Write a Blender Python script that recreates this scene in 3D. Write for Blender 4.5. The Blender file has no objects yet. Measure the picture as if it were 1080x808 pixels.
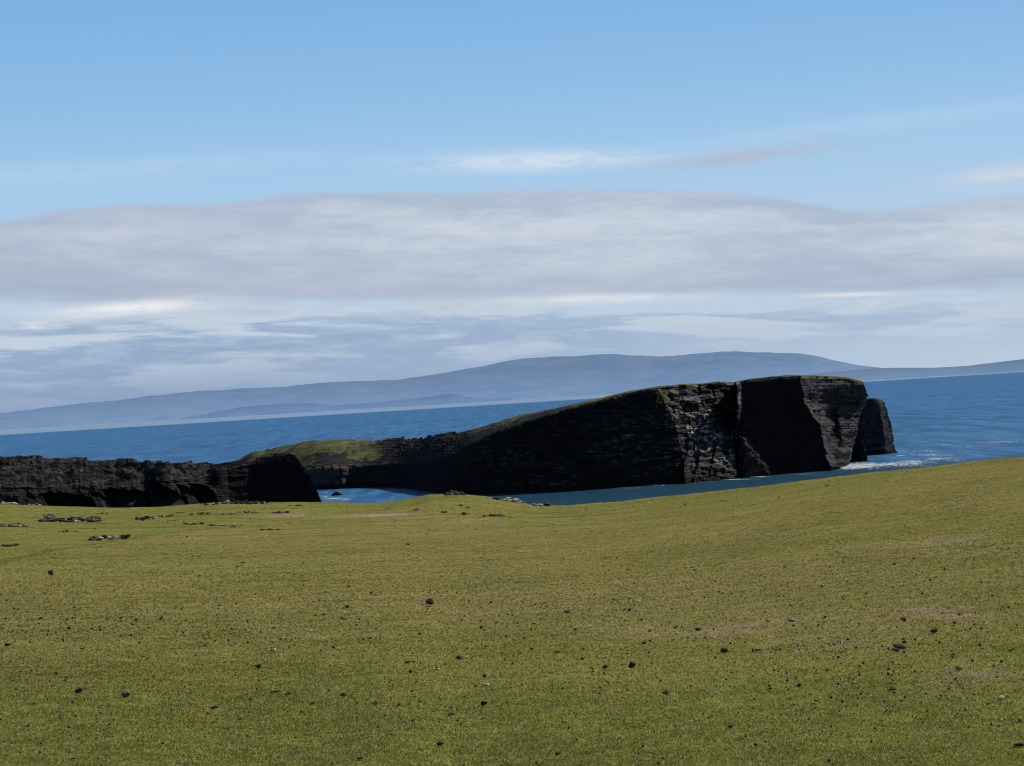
import bpy, math, random
import numpy as np
from mathutils import Matrix, Vector

random.seed(7)
rng = np.random.default_rng(11)
C = bpy.context.scene.collection
EYE = 40.0            # camera height above the sea, metres
F = 2311.0            # focal length expressed in photo pixels (77 mm equivalent)
ROLL = math.atan(63 / 1080)
PITCH = math.radians(0.285)
SUN_AZ, SUN_EL = math.radians(62), math.radians(42)

# ------------------------------------------------------------------ camera
r0 = np.array([1.0, 0, 0]); u0 = np.array([0, -math.sin(PITCH), math.cos(PITCH)])
fw = np.array([0, math.cos(PITCH), math.sin(PITCH)])
rr = math.cos(ROLL) * r0 - math.sin(ROLL) * u0
uu = math.sin(ROLL) * r0 + math.cos(ROLL) * u0
cd = bpy.data.cameras.new('camera'); cam = bpy.data.objects.new('camera', cd); C.objects.link(cam)
cd.sensor_width = 36; cd.lens = F / 1080 * 36; cd.clip_start = 0.5; cd.clip_end = 120000
cam.matrix_world = Matrix(((rr[0], uu[0], -fw[0], 0), (rr[1], uu[1], -fw[1], 0), (rr[2], uu[2], -fw[2], EYE), (0, 0, 0, 1)))
bpy.context.scene.camera = cam

def at(px, py, d):
    """world point seen at photo pixel px,py at ground distance d (arrays allowed)"""
    px, py, d = np.broadcast_arrays(np.asarray(px, float), np.asarray(py, float), np.asarray(d, float))
    a = (px - 540) / F; b = (404 - py) / F
    v = fw[None] + a.reshape(-1, 1) * rr + b.reshape(-1, 1) * uu
    h = np.hypot(v[:, 0], v[:, 1])
    P = v / h[:, None] * d.reshape(-1, 1); P[:, 2] += EYE
    return P.reshape(px.shape + (3,))

def sea_d(px, py):
    """distance at which the ray meets the water"""
    v = at(px, py, 1.0)
    return -EYE / (v[..., 2] - EYE)

# ------------------------------------------------------------------ noise
def _hash(ix, iy, iz):
    n = (ix.astype(np.int64) * 374761393 + iy.astype(np.int64) * 668265263 + iz.astype(np.int64) * 2147483647) & 0xffffffff
    n = ((n ^ (n >> 13)) * 1274126177) & 0xffffffff
    n = ((n ^ (n >> 16)) * 2246822519) & 0xffffffff
    return ((n ^ (n >> 15)) & 0xffffff) / float(0xffffff)

def vnoise(x, y, z=0.0):
    x, y, z = np.broadcast_arrays(np.asarray(x, float), np.asarray(y, float), np.asarray(z, float))
    ix, iy, iz = np.floor(x), np.floor(y), np.floor(z)
    fx, fy, fz = x - ix, y - iy, z - iz
    fx = fx * fx * (3 - 2 * fx); fy = fy * fy * (3 - 2 * fy); fz = fz * fz * (3 - 2 * fz)
    r = 0
    for a in (0, 1):
        for b in (0, 1):
            for c in (0, 1):
                w = (fx if a else 1 - fx) * (fy if b else 1 - fy) * (fz if c else 1 - fz)
                r = r + w * _hash(ix + a, iy + b, iz + c)
    return r * 2 - 1

def fbm(x, y, z=0.0, o=4, g=0.5):
    r = 0; a = 1; s = 0
    for k in range(o):
        r = r + a * vnoise(x * 2 ** k + 17 * k, y * 2 ** k - 9 * k, np.asarray(z) * 2 ** k + 5 * k); s += a; a *= g
    return r / s

def sstep(a, b, x):
    t = np.clip((x - a) / (b - a), 0, 1); return t * t * (3 - 2 * t)

def ipl(x, pts, col=1):
    p = np.array(pts, float); return np.interp(x, p[:, 0], p[:, col])

# ------------------------------------------------------------------ objects
def tag(o, label=None, cat=None, group=None, kind=None):
    if label: o['label'] = label
    if cat: o['category'] = cat
    if group: o['group'] = group
    if kind: o['kind'] = kind
    return o

def mesh_np(name, verts, faces, mats, attrs=None, smooth=True, link=True):
    """verts (n,3), faces (m,k) with k = 3 or 4"""
    me = bpy.data.meshes.new(name)
    nv, nf, k = len(verts), len(faces), faces.shape[1]
    me.vertices.add(nv); me.vertices.foreach_set('co', np.ascontiguousarray(verts, np.float32).ravel())
    me.loops.add(nf * k); me.loops.foreach_set('vertex_index', np.ascontiguousarray(faces, np.int32).ravel())
    me.polygons.add(nf); me.polygons.foreach_set('loop_start', np.arange(0, nf * k, k, dtype=np.int32))
    me.update(calc_edges=True)
    me.polygons.foreach_set('use_smooth', np.full(nf, smooth))
    for m in mats if isinstance(mats, (list, tuple)) else [mats]: me.materials.append(m)
    for an, av in (attrs or {}).items():
        if av.ndim == 1:
            a = me.attributes.new(an, 'FLOAT', 'POINT'); a.data.foreach_set('value', av.astype(np.float32))
        else:
            a = me.attributes.new(an, 'FLOAT_COLOR', 'POINT')
            a.data.foreach_set('color', np.concatenate([av, np.ones((len(av), 1))], 1).astype(np.float32).ravel())
    o = bpy.data.objects.new(name, me)
    if link: C.objects.link(o)
    return o

def grid_faces(nr, nc, wrap=False):
    i = np.arange(nr - 1)[:, None]; j = np.arange(nc if wrap else nc - 1)[None]
    j2 = (j + 1) % nc
    a = i * nc + j; b = i * nc + j2; c = (i + 1) * nc + j2; d = (i + 1) * nc + j
    return np.stack([a, b, c, d], -1).reshape(-1, 4)

# ------------------------------------------------------------------ materials
def newmat(name):
    m = bpy.data.materials.new(name); m.use_nodes = True
    nt = m.node_tree; return m, nt, nt.nodes, nt.links, nt.nodes['Principled BSDF']

def N(nodes, t, **kw):
    n = nodes.new(t)
    for k, v in kw.items():
        if k.startswith('i_'): n.inputs[k[2:].replace('_', ' ')].default_value = v
        elif k.isdigit(): n.inputs[int(k)].default_value = v
        else: setattr(n, k, v)
    return n

def mathn(nt, op, a, b=None, c=None, clamp=False):
    n = nt.nodes.new('ShaderNodeMath'); n.operation = op; n.use_clamp = clamp
    for i, v in enumerate((a, b, c)):
        if v is None: continue
        if isinstance(v, (int, float)): n.inputs[i].default_value = v
        else: nt.links.new(v, n.inputs[i])
    return n.outputs[0]

def mixc(nt, fac, a, b, mode='MIX'):
    n = nt.nodes.new('ShaderNodeMix'); n.data_type = 'RGBA'; n.blend_type = mode
    for s, v in ((n.inputs[0], fac), (n.inputs[6], a), (n.inputs[7], b)):
        if isinstance(v, (int, float)): s.default_value = v
        elif isinstance(v, tuple): s.default_value = (*v, 1) if len(v) == 3 else v
        else: nt.links.new(v, s)
    return n.outputs[2]

def smst(nt, v, lo, hi, a=0.0, b=1.0):
    n = nt.nodes.new('ShaderNodeMapRange'); n.interpolation_type = 'SMOOTHSTEP'
    for i, q in enumerate((v, lo, hi, a, b)):
        if isinstance(q, (int, float)): n.inputs[i].default_value = q
        else: nt.links.new(q, n.inputs[i])
    return n.outputs[0]

def noise(nt, vec, scale, detail=4, rough=0.55, dist=0.0):
    n = nt.nodes.new('ShaderNodeTexNoise'); n.inputs['Scale'].default_value = scale
    n.inputs['Detail'].default_value = detail; n.inputs['Roughness'].default_value = rough
    n.inputs['Distortion'].default_value = dist
    if vec is not None: nt.links.new(vec, n.inputs['Vector'])
    return n.outputs['Fac']

def scalev(nt, vec, s):
    n = nt.nodes.new('ShaderNodeMapping'); n.inputs['Scale'].default_value = s
    nt.links.new(vec, n.inputs['Vector']); return n.outputs[0]

def mat_rock():
    m, nt, nd, ln, b = newmat('cliff_rock')
    g = N(nd, 'ShaderNodeNewGeometry'); pos = g.outputs['Position']
    strata = noise(nt, scalev(nt, pos, (0.16, 0.16, 0.8)), 1.0, 7, 0.72, 0.9)
    blot = noise(nt, pos, 0.22, 5, 0.6)
    fine = noise(nt, pos, 1.6, 4, 0.7)
    c = mixc(nt, smst(nt, strata, 0.35, 0.68), (0.0090, 0.0115, 0.0200), (0.041, 0.034, 0.030))
    c = mixc(nt, smst(nt, blot, 0.45, 0.7, 0, 0.6), c, (0.034, 0.030, 0.020))
    c = mixc(nt, smst(nt, fine, 0.5, 0.75, 0, 0.6), c, (0.090, 0.074, 0.058))
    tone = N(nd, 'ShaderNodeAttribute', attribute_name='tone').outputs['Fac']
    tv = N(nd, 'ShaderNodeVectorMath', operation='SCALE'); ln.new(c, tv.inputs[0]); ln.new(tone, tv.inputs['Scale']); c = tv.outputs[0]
    # wet dark band above the water
    sep = N(nd, 'ShaderNodeSeparateXYZ'); ln.new(pos, sep.inputs[0])
    wet = smst(nt, sep.outputs[2], 1.0, 3.4, 0.85, 0.0)
    c = mixc(nt, wet, c, (0.014, 0.013, 0.014))
    # lichen-grey / guano ledges, plus painted sunlit strips
    gu = N(nd, 'ShaderNodeAttribute', attribute_name='guano_lit').outputs['Fac']
    gn = noise(nt, scalev(nt, pos, (0.30, 0.30, 0.55)), 1.0, 6, 0.75)
    c = mixc(nt, mathn(nt, 'MULTIPLY', gu, smst(nt, gn, 0.47, 0.60)), c, (0.40, 0.375, 0.335))
    # turf on the gentle slopes
    gr = N(nd, 'ShaderNodeAttribute', attribute_name='grass').outputs['Fac']
    gn2 = noise(nt, pos, 0.35, 6, 0.7)
    gmask = smst(nt, mathn(nt, 'ADD', gr, mathn(nt, 'MULTIPLY', mathn(nt, 'SUBTRACT', gn2, 0.5), 1.4)), 0.42, 0.58)
    gcol = mixc(nt, smst(nt, noise(nt, pos, 0.10, 5, 0.6), 0.35, 0.65), (0.066, 0.070, 0.027), (0.150, 0.138, 0.062))
    c = mixc(nt, gmask, c, gcol)
    ln.new(c, b.inputs['Base Color']); b.inputs['Roughness'].default_value = 0.9
    b.inputs['Specular IOR Level'].default_value = 0.03
    bp = N(nd, 'ShaderNodeBump', i_Strength=0.9, i_Distance=0.5)
    h = mathn(nt, 'ADD', mathn(nt, 'MULTIPLY', strata, 0.9), mathn(nt, 'ADD', mathn(nt, 'MULTIPLY', blot, 1.5), fine))
    ln.new(h, bp.inputs['Height']); ln.new(bp.outputs[0], b.inputs['Normal'])
    return m

def mat_stone(name, lo, hi):
    m, nt, nd, ln, b = newmat(name)
    tc = N(nd, 'ShaderNodeTexCoord').outputs['Object']
    oi = N(nd, 'ShaderNodeObjectInfo').outputs['Random']
    g = N(nd, 'ShaderNodeNewGeometry').outputs['Position']
    n1 = noise(nt, g, 9.0, 5, 0.65); n2 = noise(nt, g, 45.0, 3, 0.6)
    c = mixc(nt, smst(nt, n1, 0.35, 0.68), lo, hi)
    c = mixc(nt, smst(nt, n2, 0.55, 0.75, 0, 0.5), c, tuple(min(.7, v * 2.2) for v in hi))
    c = mixc(nt, mathn(nt, 'MULTIPLY', oi, 0.45), c, tuple(v * 0.4 for v in lo))
    ln.new(c, b.inputs['Base Color']); b.inputs['Roughness'].default_value = 0.92
    b.inputs['Specular IOR Level'].default_value = 0.2
    bp = N(nd, 'ShaderNodeBump', i_Strength=0.6, i_Distance=0.02); ln.new(n1, bp.inputs['Height']); ln.new(bp.outputs[0], b.inputs['Normal'])
    return m

def mat_ground():
    m, nt, nd, ln, b = newmat('turf_ground'); b.inputs['Specular IOR Level'].default_value = 0
    pos = N(nd, 'ShaderNodeNewGeometry').outputs['Position']
    col = N(nd, 'ShaderNodeAttribute', attribute_name='col').outputs['Color']
    n1 = noise(nt, pos, 7.0, 6, 0.75); n2 = noise(nt, pos, 1.3, 5, 0.6)
    n3 = noise(nt, scalev(nt, pos, (1, 1, 1)), 28.0, 3, 0.8)
    c = mixc(nt, smst(nt, n1, 0.36, 0.66), col, mixc(nt, 1.0, col, (0.52, 0.56, 0.50), 'MULTIPLY'))
    c = mixc(nt, smst(nt, n2, 0.50, 0.72, 0, 0.55), c, mixc(nt, 1.0, col, (1.30, 1.22, 1.20), 'MULTIPLY'))
    c = mixc(nt, smst(nt, n3, 0.55, 0.75, 0, 0.5), c, mixc(nt, 1.0, col, (1.8, 1.6, 1.7), 'MULTIPLY'))
    ln.new(c, b.inputs['Base Color']); b.inputs['Roughness'].default_value = 0.95
    bp = N(nd, 'ShaderNodeBump', i_Strength=0.8, i_Distance=0.05); ln.new(n1, bp.inputs['Height']); ln.new(bp.outputs[0], b.inputs['Normal'])
    return m

def mat_blade():
    m, nt, nd, ln, b = newmat('grass_blades')
    col = N(nd, 'ShaderNodeAttribute', attribute_name='col').outputs['Color']
    out = nd['Material Output']; nd.remove(b)
    df = N(nd, 'ShaderNodeBsdfDiffuse'); tr = N(nd, 'ShaderNodeBsdfTranslucent'); mx = N(nd, 'ShaderNodeMixShader', i_Fac=0.4)
    ln.new(col, df.inputs[0]); ln.new(col, tr.inputs[0])
    ln.new(df.outputs[0], mx.inputs[1]); ln.new(tr.outputs[0], mx.inputs[2]); ln.new(mx.outputs[0], out.inputs[0])
    return m

def mat_sea():
    m, nt, nd, ln, b = newmat('sea_water')
    pos = N(nd, 'ShaderNodeNewGeometry').outputs['Position']
    sep = N(nd, 'ShaderNodeSeparateXYZ'); ln.new(pos, sep.inputs[0])
    x, y = sep.outputs[0], sep.outputs[1]
    big = noise(nt, scalev(nt, pos, (0.0012, 0.0022, 1)), 1.0, 4, 0.6)
    mid = noise(nt, scalev(nt, pos, (0.035, 0.0042, 1)), 1.0, 7, 0.8, 0.2)
    c = mixc(nt, smst(nt, big, 0.35, 0.65), SEA_A, SEA_B)
    rip = noise(nt, scalev(nt, pos, (0.17, 0.016, 1)), 1.0, 4, 0.7, 0.3)
    rip2 = noise(nt, scalev(nt, pos, (0.08, 0.0045, 1)), 1.0, 3, 0.7, 0.2)
    c = mixc(nt, smst(nt, mathn(nt, 'ADD', mathn(nt, 'MULTIPLY', mid, .4), mathn(nt, 'ADD', mathn(nt, 'MULTIPLY', rip, .35), mathn(nt, 'MULTIPLY', rip2, .25))), 0.43, 0.60, 0, 0.75), c, SEA_C)
    near = mathn(nt, 'MULTIPLY', smst(nt, y, 890, 1010, 0.92, 0.0), smst(nt, x, -45, -15))  # cliff's dark reflection painted into the water in front of it
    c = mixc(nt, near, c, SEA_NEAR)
    # sun glare on calm water below the far shore, painted as a pale band
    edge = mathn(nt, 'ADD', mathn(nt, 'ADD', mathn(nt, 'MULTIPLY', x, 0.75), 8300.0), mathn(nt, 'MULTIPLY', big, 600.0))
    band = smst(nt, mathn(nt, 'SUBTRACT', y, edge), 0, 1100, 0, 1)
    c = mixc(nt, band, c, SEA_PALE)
    ln.new(c, b.inputs['Base Color'])
    b.inputs['Roughness'].default_value = 0.45; b.inputs['IOR'].default_value = 1.33
    b.inputs['Specular IOR Level'].default_value = 0.10
    w1 = noise(nt, scalev(nt, pos, (0.16, 0.34, 1)), 1.0, 6, 0.7, 0.4)
    w2 = noise(nt, scalev(nt, pos, (0.03, 0.06, 1)), 1.0, 3, 0.6)
    h = mathn(nt, 'ADD', mathn(nt, 'MULTIPLY', w1, 1.3), mathn(nt, 'MULTIPLY', w2, 1.5))
    bp = N(nd, 'ShaderNodeBump', i_Strength=1.0, i_Distance=1.0); ln.new(h, bp.inputs['Height']); ln.new(bp.outputs[0], b.inputs['Normal'])
    return m

def mat_foam():
    m, nt, nd, ln, b = newmat('sea_foam')
    pos = N(nd, 'ShaderNodeNewGeometry').outputs['Position']
    c = mixc(nt, smst(nt, noise(nt, pos, 0.8, 5, 0.7), 0.35, 0.65), (0.42, 0.52, 0.58), (0.85, 0.88, 0.90))
    ln.new(c, b.inputs['Base Color']); b.inputs['Roughness'].default_value = 0.9
    return m

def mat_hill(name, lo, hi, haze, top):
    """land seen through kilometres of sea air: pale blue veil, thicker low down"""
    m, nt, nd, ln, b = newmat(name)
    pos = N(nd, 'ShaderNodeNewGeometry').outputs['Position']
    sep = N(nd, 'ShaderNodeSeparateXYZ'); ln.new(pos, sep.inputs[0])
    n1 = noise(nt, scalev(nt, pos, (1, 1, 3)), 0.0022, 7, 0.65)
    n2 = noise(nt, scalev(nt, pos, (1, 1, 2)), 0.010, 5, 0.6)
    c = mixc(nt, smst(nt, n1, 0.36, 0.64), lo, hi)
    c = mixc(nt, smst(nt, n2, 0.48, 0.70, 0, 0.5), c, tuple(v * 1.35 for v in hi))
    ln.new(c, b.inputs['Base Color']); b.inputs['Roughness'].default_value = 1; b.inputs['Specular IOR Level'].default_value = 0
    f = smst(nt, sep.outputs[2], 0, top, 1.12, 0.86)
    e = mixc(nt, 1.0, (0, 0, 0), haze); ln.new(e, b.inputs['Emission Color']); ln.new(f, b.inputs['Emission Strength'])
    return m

SEA_A = (0.015, 0.078, 0.195); SEA_B = (0.024, 0.100, 0.225); SEA_C = (0.068, 0.205, 0.385)
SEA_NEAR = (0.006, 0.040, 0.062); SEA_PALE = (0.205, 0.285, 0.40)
ROCK = mat_rock(); GROUND = mat_ground(); BLADE = mat_blade(); SEA = mat_sea(); FOAM = mat_foam()
DARK = mat_stone('dark_stone', (0.018, 0.016, 0.015), (0.065, 0.054, 0.047))
GREY = mat_stone('grey_stone', (0.045, 0.038, 0.032), (0.150, 0.130, 0.108))
PALE = mat_stone('pale_stone', (0.34, 0.31, 0.23), (0.62, 0.58, 0.46))
RUST = mat_stone('reddish_stone', (0.045, 0.022, 0.018), (0.11, 0.06, 0.048))

# ------------------------------------------------------------------ sky and sun
w = bpy.data.worlds.new('World'); bpy.context.scene.world = w; w.use_nodes = True
nt = w.node_tree; nd = nt.nodes; ln = nt.links; bg = nd['Background']
sky = N(nd, 'ShaderNodeTexSky', sky_type='NISHITA'); sky.sun_disc = False
sky.sun_elevation = SUN_EL; sky.sun_rotation = SUN_AZ; sky.altitude = 50; sky.air_density = 1.0; sky.dust_density = 0.3; sky.ozone_density = 2.5
gen = N(nd, 'ShaderNodeTexCoord').outputs['Generated']
nrm = N(nd, 'ShaderNodeVectorMath', operation='NORMALIZE'); ln.new(gen, nrm.inputs[0])
sp = N(nd, 'ShaderNodeSeparateXYZ'); ln.new(nrm.outputs[0], sp.inputs[0])
el = mathn(nt, 'MULTIPLY', mathn(nt, 'ARCSINE', sp.outputs[2]), 57.2958)
az = mathn(nt, 'MULTIPLY', mathn(nt, 'ARCTAN2', sp.outputs[0], sp.outputs[1]), 57.2958)
def skyvec(sx, sy, off=0.0):
    c = N(nd, 'ShaderNodeCombineXYZ')
    ln.new(mathn(nt, 'MULTIPLY', az, sx), c.inputs[0]); ln.new(mathn(nt, 'ADD', mathn(nt, 'MULTIPLY', mathn(nt, 'ADD', el, mathn(nt, 'MULTIPLY', az, 0.045)), sy), off), c.inputs[1])
    return c.outputs[0]
nA = noise(nt, skyvec(0.10, 0.50), 1.0, 6, 0.55, 0.2)           # big soft
nB = noise(nt, skyvec(0.19, 1.5, 9.0), 1.0, 7, 0.55, 0.2)       # streaks
nC = noise(nt, skyvec(0.60, 2.8, 4.0), 1.0, 8, 0.68, 0.3)        # fine texture
def gauss(cx, cy, sx, sy, tilt=0.0):
    dx = mathn(nt, 'SUBTRACT', az, cx)
    a = mathn(nt, 'POWER', mathn(nt, 'ABSOLUTE', mathn(nt, 'DIVIDE', dx, sx)), 2.0)
    e = mathn(nt, 'SUBTRACT', mathn(nt, 'SUBTRACT', el, cy), mathn(nt, 'MULTIPLY', dx, tilt))
    b = mathn(nt, 'POWER', mathn(nt, 'ABSOLUTE', mathn(nt, 'DIVIDE', e, sy)), 2.0)
    return mathn(nt, 'EXPONENT', mathn(nt, 'MULTIPLY', mathn(nt, 'ADD', a, b), -1.0))
# clear sky: Nishita tinted to the photo's clean northern blue
SK = 0.062
base = mixc(nt, 1.0, sky.outputs[0], (SK, SK, SK), 'MULTIPLY')
tint = nd.new('ShaderNodeValToRGB'); cr = tint.color_ramp
ln.new(mathn(nt, 'DIVIDE', el, 12.0, clamp=True), tint.inputs[0])
SKY_RAMP = [(0.0, (0.42, 0.52, 0.68)), (0.30, (0.47, 0.62, 0.80)), (0.5, (0.36, 0.58, 0.82)), (0.68, (0.27, 0.50, 0.79)), (1.0, (0.175, 0.40, 0.73))]
while len(cr.elements) < len(SKY_RAMP): cr.elements.new(0.5)
for e_, (p_, c_) in zip(cr.elements, SKY_RAMP): e_.position = p_; e_.color = (*c_, 1)
low = smst(nt, el, 11, 22, 1.0, 0.0)
clear = mixc(nt, low, base, tint.outputs[0])
# top edge of the cloud bank as a function of azimuth, degrees
fc = N(nd, 'ShaderNodeFloatCurve'); cm = fc.mapping.curves[0]
def azn(px): return 0.5 + (px - 540) / F * 57.3 / 40
TOP = [(-200, 4.8), (0, 5.12), (130, 5.46), (270, 5.42), (330, 5.58), (480, 5.42), (640, 5.22), (760, 4.98), (860, 4.62), (920, 4.24), (980, 4.22), (1080, 4.25), (1300, 4.0)]
cm.points[0].location = (0, 0.5); cm.points[1].location = (1, 0.4)
for px_, e_ in TOP: cm.points.new(azn(px_), e_ / 10)
fc.mapping.update()
ln.new(mathn(nt, 'ADD', mathn(nt, 'DIVIDE', az, 40.0), 0.5, clamp=True), fc.inputs['Value'])
topel = mathn(nt, 'MULTIPLY', fc.outputs[0], 10.0)
n_ = lambda v, k: mathn(nt, 'MULTIPLY', mathn(nt, 'SUBTRACT', v, 0.5), k)
tdist = mathn(nt, 'ADD', mathn(nt, 'SUBTRACT', topel, el), mathn(nt, 'ADD', n_(nA, 0.4), mathn(nt, 'ADD', n_(nB, 0.55), n_(nC, 0.35))))
m_top = smst(nt, tdist, -0.05, 0.17)
botel = mathn(nt, 'ADD', mathn(nt, 'MULTIPLY', az, -0.045), 2.45)
bdist = mathn(nt, 'ADD', mathn(nt, 'SUBTRACT', el, botel), mathn(nt, 'ADD', n_(nB, 1.5), n_(nC, 0.5)))
m_bot = smst(nt, bdist, -0.28, 0.30)
bank = mathn(nt, 'MULTIPLY', mathn(nt, 'MULTIPLY', m_top, m_bot), 0.97)
# bank shading: bluish at the rim and at the foot, warm grey-white inside
depth = smst(nt, tdist, 0.1, 1.1)
tex = mathn(nt, 'ADD', mathn(nt, 'MULTIPLY', nB, 0.42), mathn(nt, 'ADD', mathn(nt, 'MULTIPLY', nA, 0.28), mathn(nt, 'MULTIPLY', nC, 0.30)))
bankc = mixc(nt, smst(nt, tex, 0.39, 0.60), (0.440, 0.520, 0.645), (0.615, 0.675, 0.755))
bankc = mixc(nt, smst(nt, az, -13, 3, 0.35, 0.0), bankc, (0.36, 0.42, 0.54))
bankc = mixc(nt, mathn(nt, 'MULTIPLY', depth, -1.0), bankc, bankc)
bankc = mixc(nt, smst(nt, tdist, 0.05, 0.8, 0.55, 0.0), bankc, (0.37, 0.46, 0.62))
foot = smst(nt, mathn(nt, 'SUBTRACT', el, botel), 0.1, 1.5, 0.55, 0.0)
bankc = mixc(nt, foot, bankc, (0.35, 0.42, 0.56))
# lower deck of streaks between the bank and the hills
gapc = mixc(nt, smst(nt, nB, 0.45, 0.62), (0.50, 0.62, 0.76), (0.66, 0.72, 0.79))
ldist = mathn(nt, 'ADD', mathn(nt, 'SUBTRACT', mathn(nt, 'SUBTRACT', botel, 0.30), el), mathn(nt, 'ADD', n_(nB, 2.2), n_(nC, 1.0)))
lowm = smst(nt, ldist, -0.20, 0.22, 0, 0.94)
lowc = mixc(nt, smst(nt, nC, 0.40, 0.70), (0.285, 0.400, 0.580), (0.400, 0.510, 0.665))
lowc = mixc(nt, smst(nt, nB, 0.48, 0.58, 0, 0.75), lowc, (0.60, 0.685, 0.775))
lowc = mixc(nt, smst(nt, az, -12, 12, 0.0, 0.28), lowc, (0.50, 0.59, 0.71))
lowc = mixc(nt, smst(nt, el, 0.2, 2.0, 0.92, 0.0), lowc, mixc(nt, smst(nt, az, -10, 12), (0.235, 0.335, 0.525), (0.47, 0.58, 0.72)))
under = smst(nt, mathn(nt, 'SUBTRACT', el, botel), -0.1, 0.5, 1.0, 0.0)
c1 = mixc(nt, under, clear, gapc)
c1 = mixc(nt, lowm, c1, lowc)
c1 = mixc(nt, bank, c1, bankc)
# separate wisps above the bank
def wisp(col, amt, *g):
    global c1
    k = mathn(nt, 'MULTIPLY', gauss(*g), smst(nt, mathn(nt, 'ADD', nC, n_(nB, 0.5)), 0.26, 0.58))
    c1 = mixc(nt, mathn(nt, 'MULTIPLY', k, amt), c1, col)
wisp((0.66, 0.75, 0.84), 0.95, 1.0, 6.02, 3.0, 0.26, -0.03)
wisp((0.44, 0.51, 0.64), 1.0, 6.4, 5.78, 2.6, 0.22, 0.05)
wisp((0.62, 0.68, 0.76), 1.2, 13.2, 4.82, 1.5, 0.24, 0.05)
wisp((0.50, 0.66, 0.82), 0.5, -10, 6.35, 5.0, 0.28, 0.02)
wisp((0.50, 0.66, 0.82), 0.4, 10, 6.4, 5.0, 0.25, 0.05)
wisp((0.82, 0.84, 0.86), 1.1, -9.7, 2.78, 2.0, 0.17, 0.03)
wisp((0.80, 0.83, 0.86), .8, -12.4, 2.45, 1.4, 0.14, 0.05)
wisp((0.78, 0.82, 0.86), .8, 2.5, 2.35, 2.6, 0.12, -0.04)
wisp((0.80, 0.82, 0.85), 0.7, 9.0, 2.05, 1.4, 0.06, -0.04)
ln.new(c1, bg.inputs['Color']); bg.inputs['Strength'].default_value = 1.0
# Nishita lights the land at strength SK; the same background is seen by everything
sd = bpy.data.lights.new('sun', 'SUN'); sd.energy = 5.0; sd.angle = math.radians(0.53); sd.color = (1.0, 0.95, 0.87)
so = bpy.data.objects.new('sun', sd); C.objects.link(so)
sv = Vector((math.sin(SUN_AZ) * math.cos(SUN_EL), math.cos(SUN_AZ) * math.cos(SUN_EL), math.sin(SUN_EL)))
so.rotation_euler = sv.to_track_quat('Z', 'Y').to_euler(); so.location = sv * 200

# ------------------------------------------------------------------ foreground terrain
CREST = [(-900, 540, 360), (-60, 532, 345), (0, 532, 340), (60, 534, 332), (120, 536, 322), (170, 535, 318), (230, 530, 312), (300, 530, 305),
         (340, 530, 300), (400, 531, 285), (435, 526, 280), (452, 522, 276), (480, 521, 272), (515, 524, 268), (545, 530, 262), (570, 533.5, 252),
         (600, 533, 242), (640, 530, 230), (700, 524, 212), (760, 518, 198), (820, 510.5, 186), (880, 503, 176), (940, 496, 168), (1000, 490, 160),
         (1080, 481.5, 150), (1200, 470, 142), (1900, 430, 130)]
ca = np.array(CREST, float); cp = at(ca[:, 0], ca[:, 1], 1.0)
c_t = cp[:, 0] / cp[:, 1]; c_th = -(cp[:, 2] - EYE)
bx = np.array([-900, 0, 270, 540, 810, 1080, 1900.]); bp_ = at(bx, 808, 1.0)
b_t = bp_[:, 0] / bp_[:, 1]; b_th = -(bp_[:, 2] - EYE)
ts = np.linspace(-0.6, 0.6, 1201)
th_c = np.interp(ts, c_t, c_th); d_c = np.interp(ts, c_t, ca[:, 2]); th_b = np.interp(ts, b_t, b_th)
sm = lambda v, n: np.convolve(np.pad(v, n, 'edge'), np.hanning(2 * n + 1) / np.hanning(2 * n + 1).sum(), 'valid')
DB = 25.0
h0_ = (th_b - th_c) / (1 / DB - 1 / d_c); m_ = th_c - h0_ / d_c
h0_ = np.clip(sm(h0_, 30), 2.4, 5); d_c = sm(d_c, 8)
m_ = th_c - h0_ / d_c
# keep the fine shape of the brow only near the brow; smooth plane close by
m_far = sm(m_, 2); m_near = sm(m_, 90)

def ground_z(x, y):
    d = np.hypot(x, y) + 1e-6
    t = np.where(y > 0.05 * d, x / np.maximum(y, 1e-3), np.sign(x) * 0.6); t = np.clip(t, -0.6, 0.6)
    h0 = np.interp(t, ts, h0_); dc = np.interp(t, ts, d_c)
    k = sstep(0.45, 0.95, d / dc)
    m = np.interp(t, ts, m_near) * (1 - k) + np.interp(t, ts, m_far) * k
    dd = np.minimum(d, dc + 60)
    rel = -(h0 + m * dd)
    kn = sstep(22, 6, d); rel = rel * (1 - kn) + (-1.62) * kn
    # fold where the near slope gives way to the flat lower turf on the left
    fold = np.interp(t, [-0.24, -0.10, 0.0], [84, 175, 260]); lft = sstep(0.02, -0.08, t)
    rel = rel - lft * 0.30 * sstep(0, 18, d - fold) * sstep(dc, dc * 0.75, d)
    amp = sstep(18, 40, d)
    n = amp * (0.10 * fbm(x / 9, y / 9, 0.3, 4) + 0.16 * fbm(x / 34, y / 34, 2.1, 3)) * (1 - 0.45 * sstep(80, 240, d))
    n += amp * 0.035 * fbm(x / 1.7, y / 1.7, 7.7, 3)
    terr = fbm(x / 30 + 3, y / 6.5, 5, 3)                      # little terracettes across the lower turf
    n += lft * sstep(90, 150, d) * 0.22 * np.abs(terr)
    e = np.maximum(d - dc, 0)
    drop = 0.010 * np.minimum(e, 34) ** 2 + np.maximum(e - 34, 0) * 1.9
    z = EYE + rel + n - drop + np.where(e > 20, fbm(x / 6, y / 6, 1, 4) * np.clip((e - 20) / 8, 0, 1.5), 0)
    back = np.where(y < 0, sstep(250, 330, d) * 60, 0)
    return np.maximum(z - back, -4)

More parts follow.
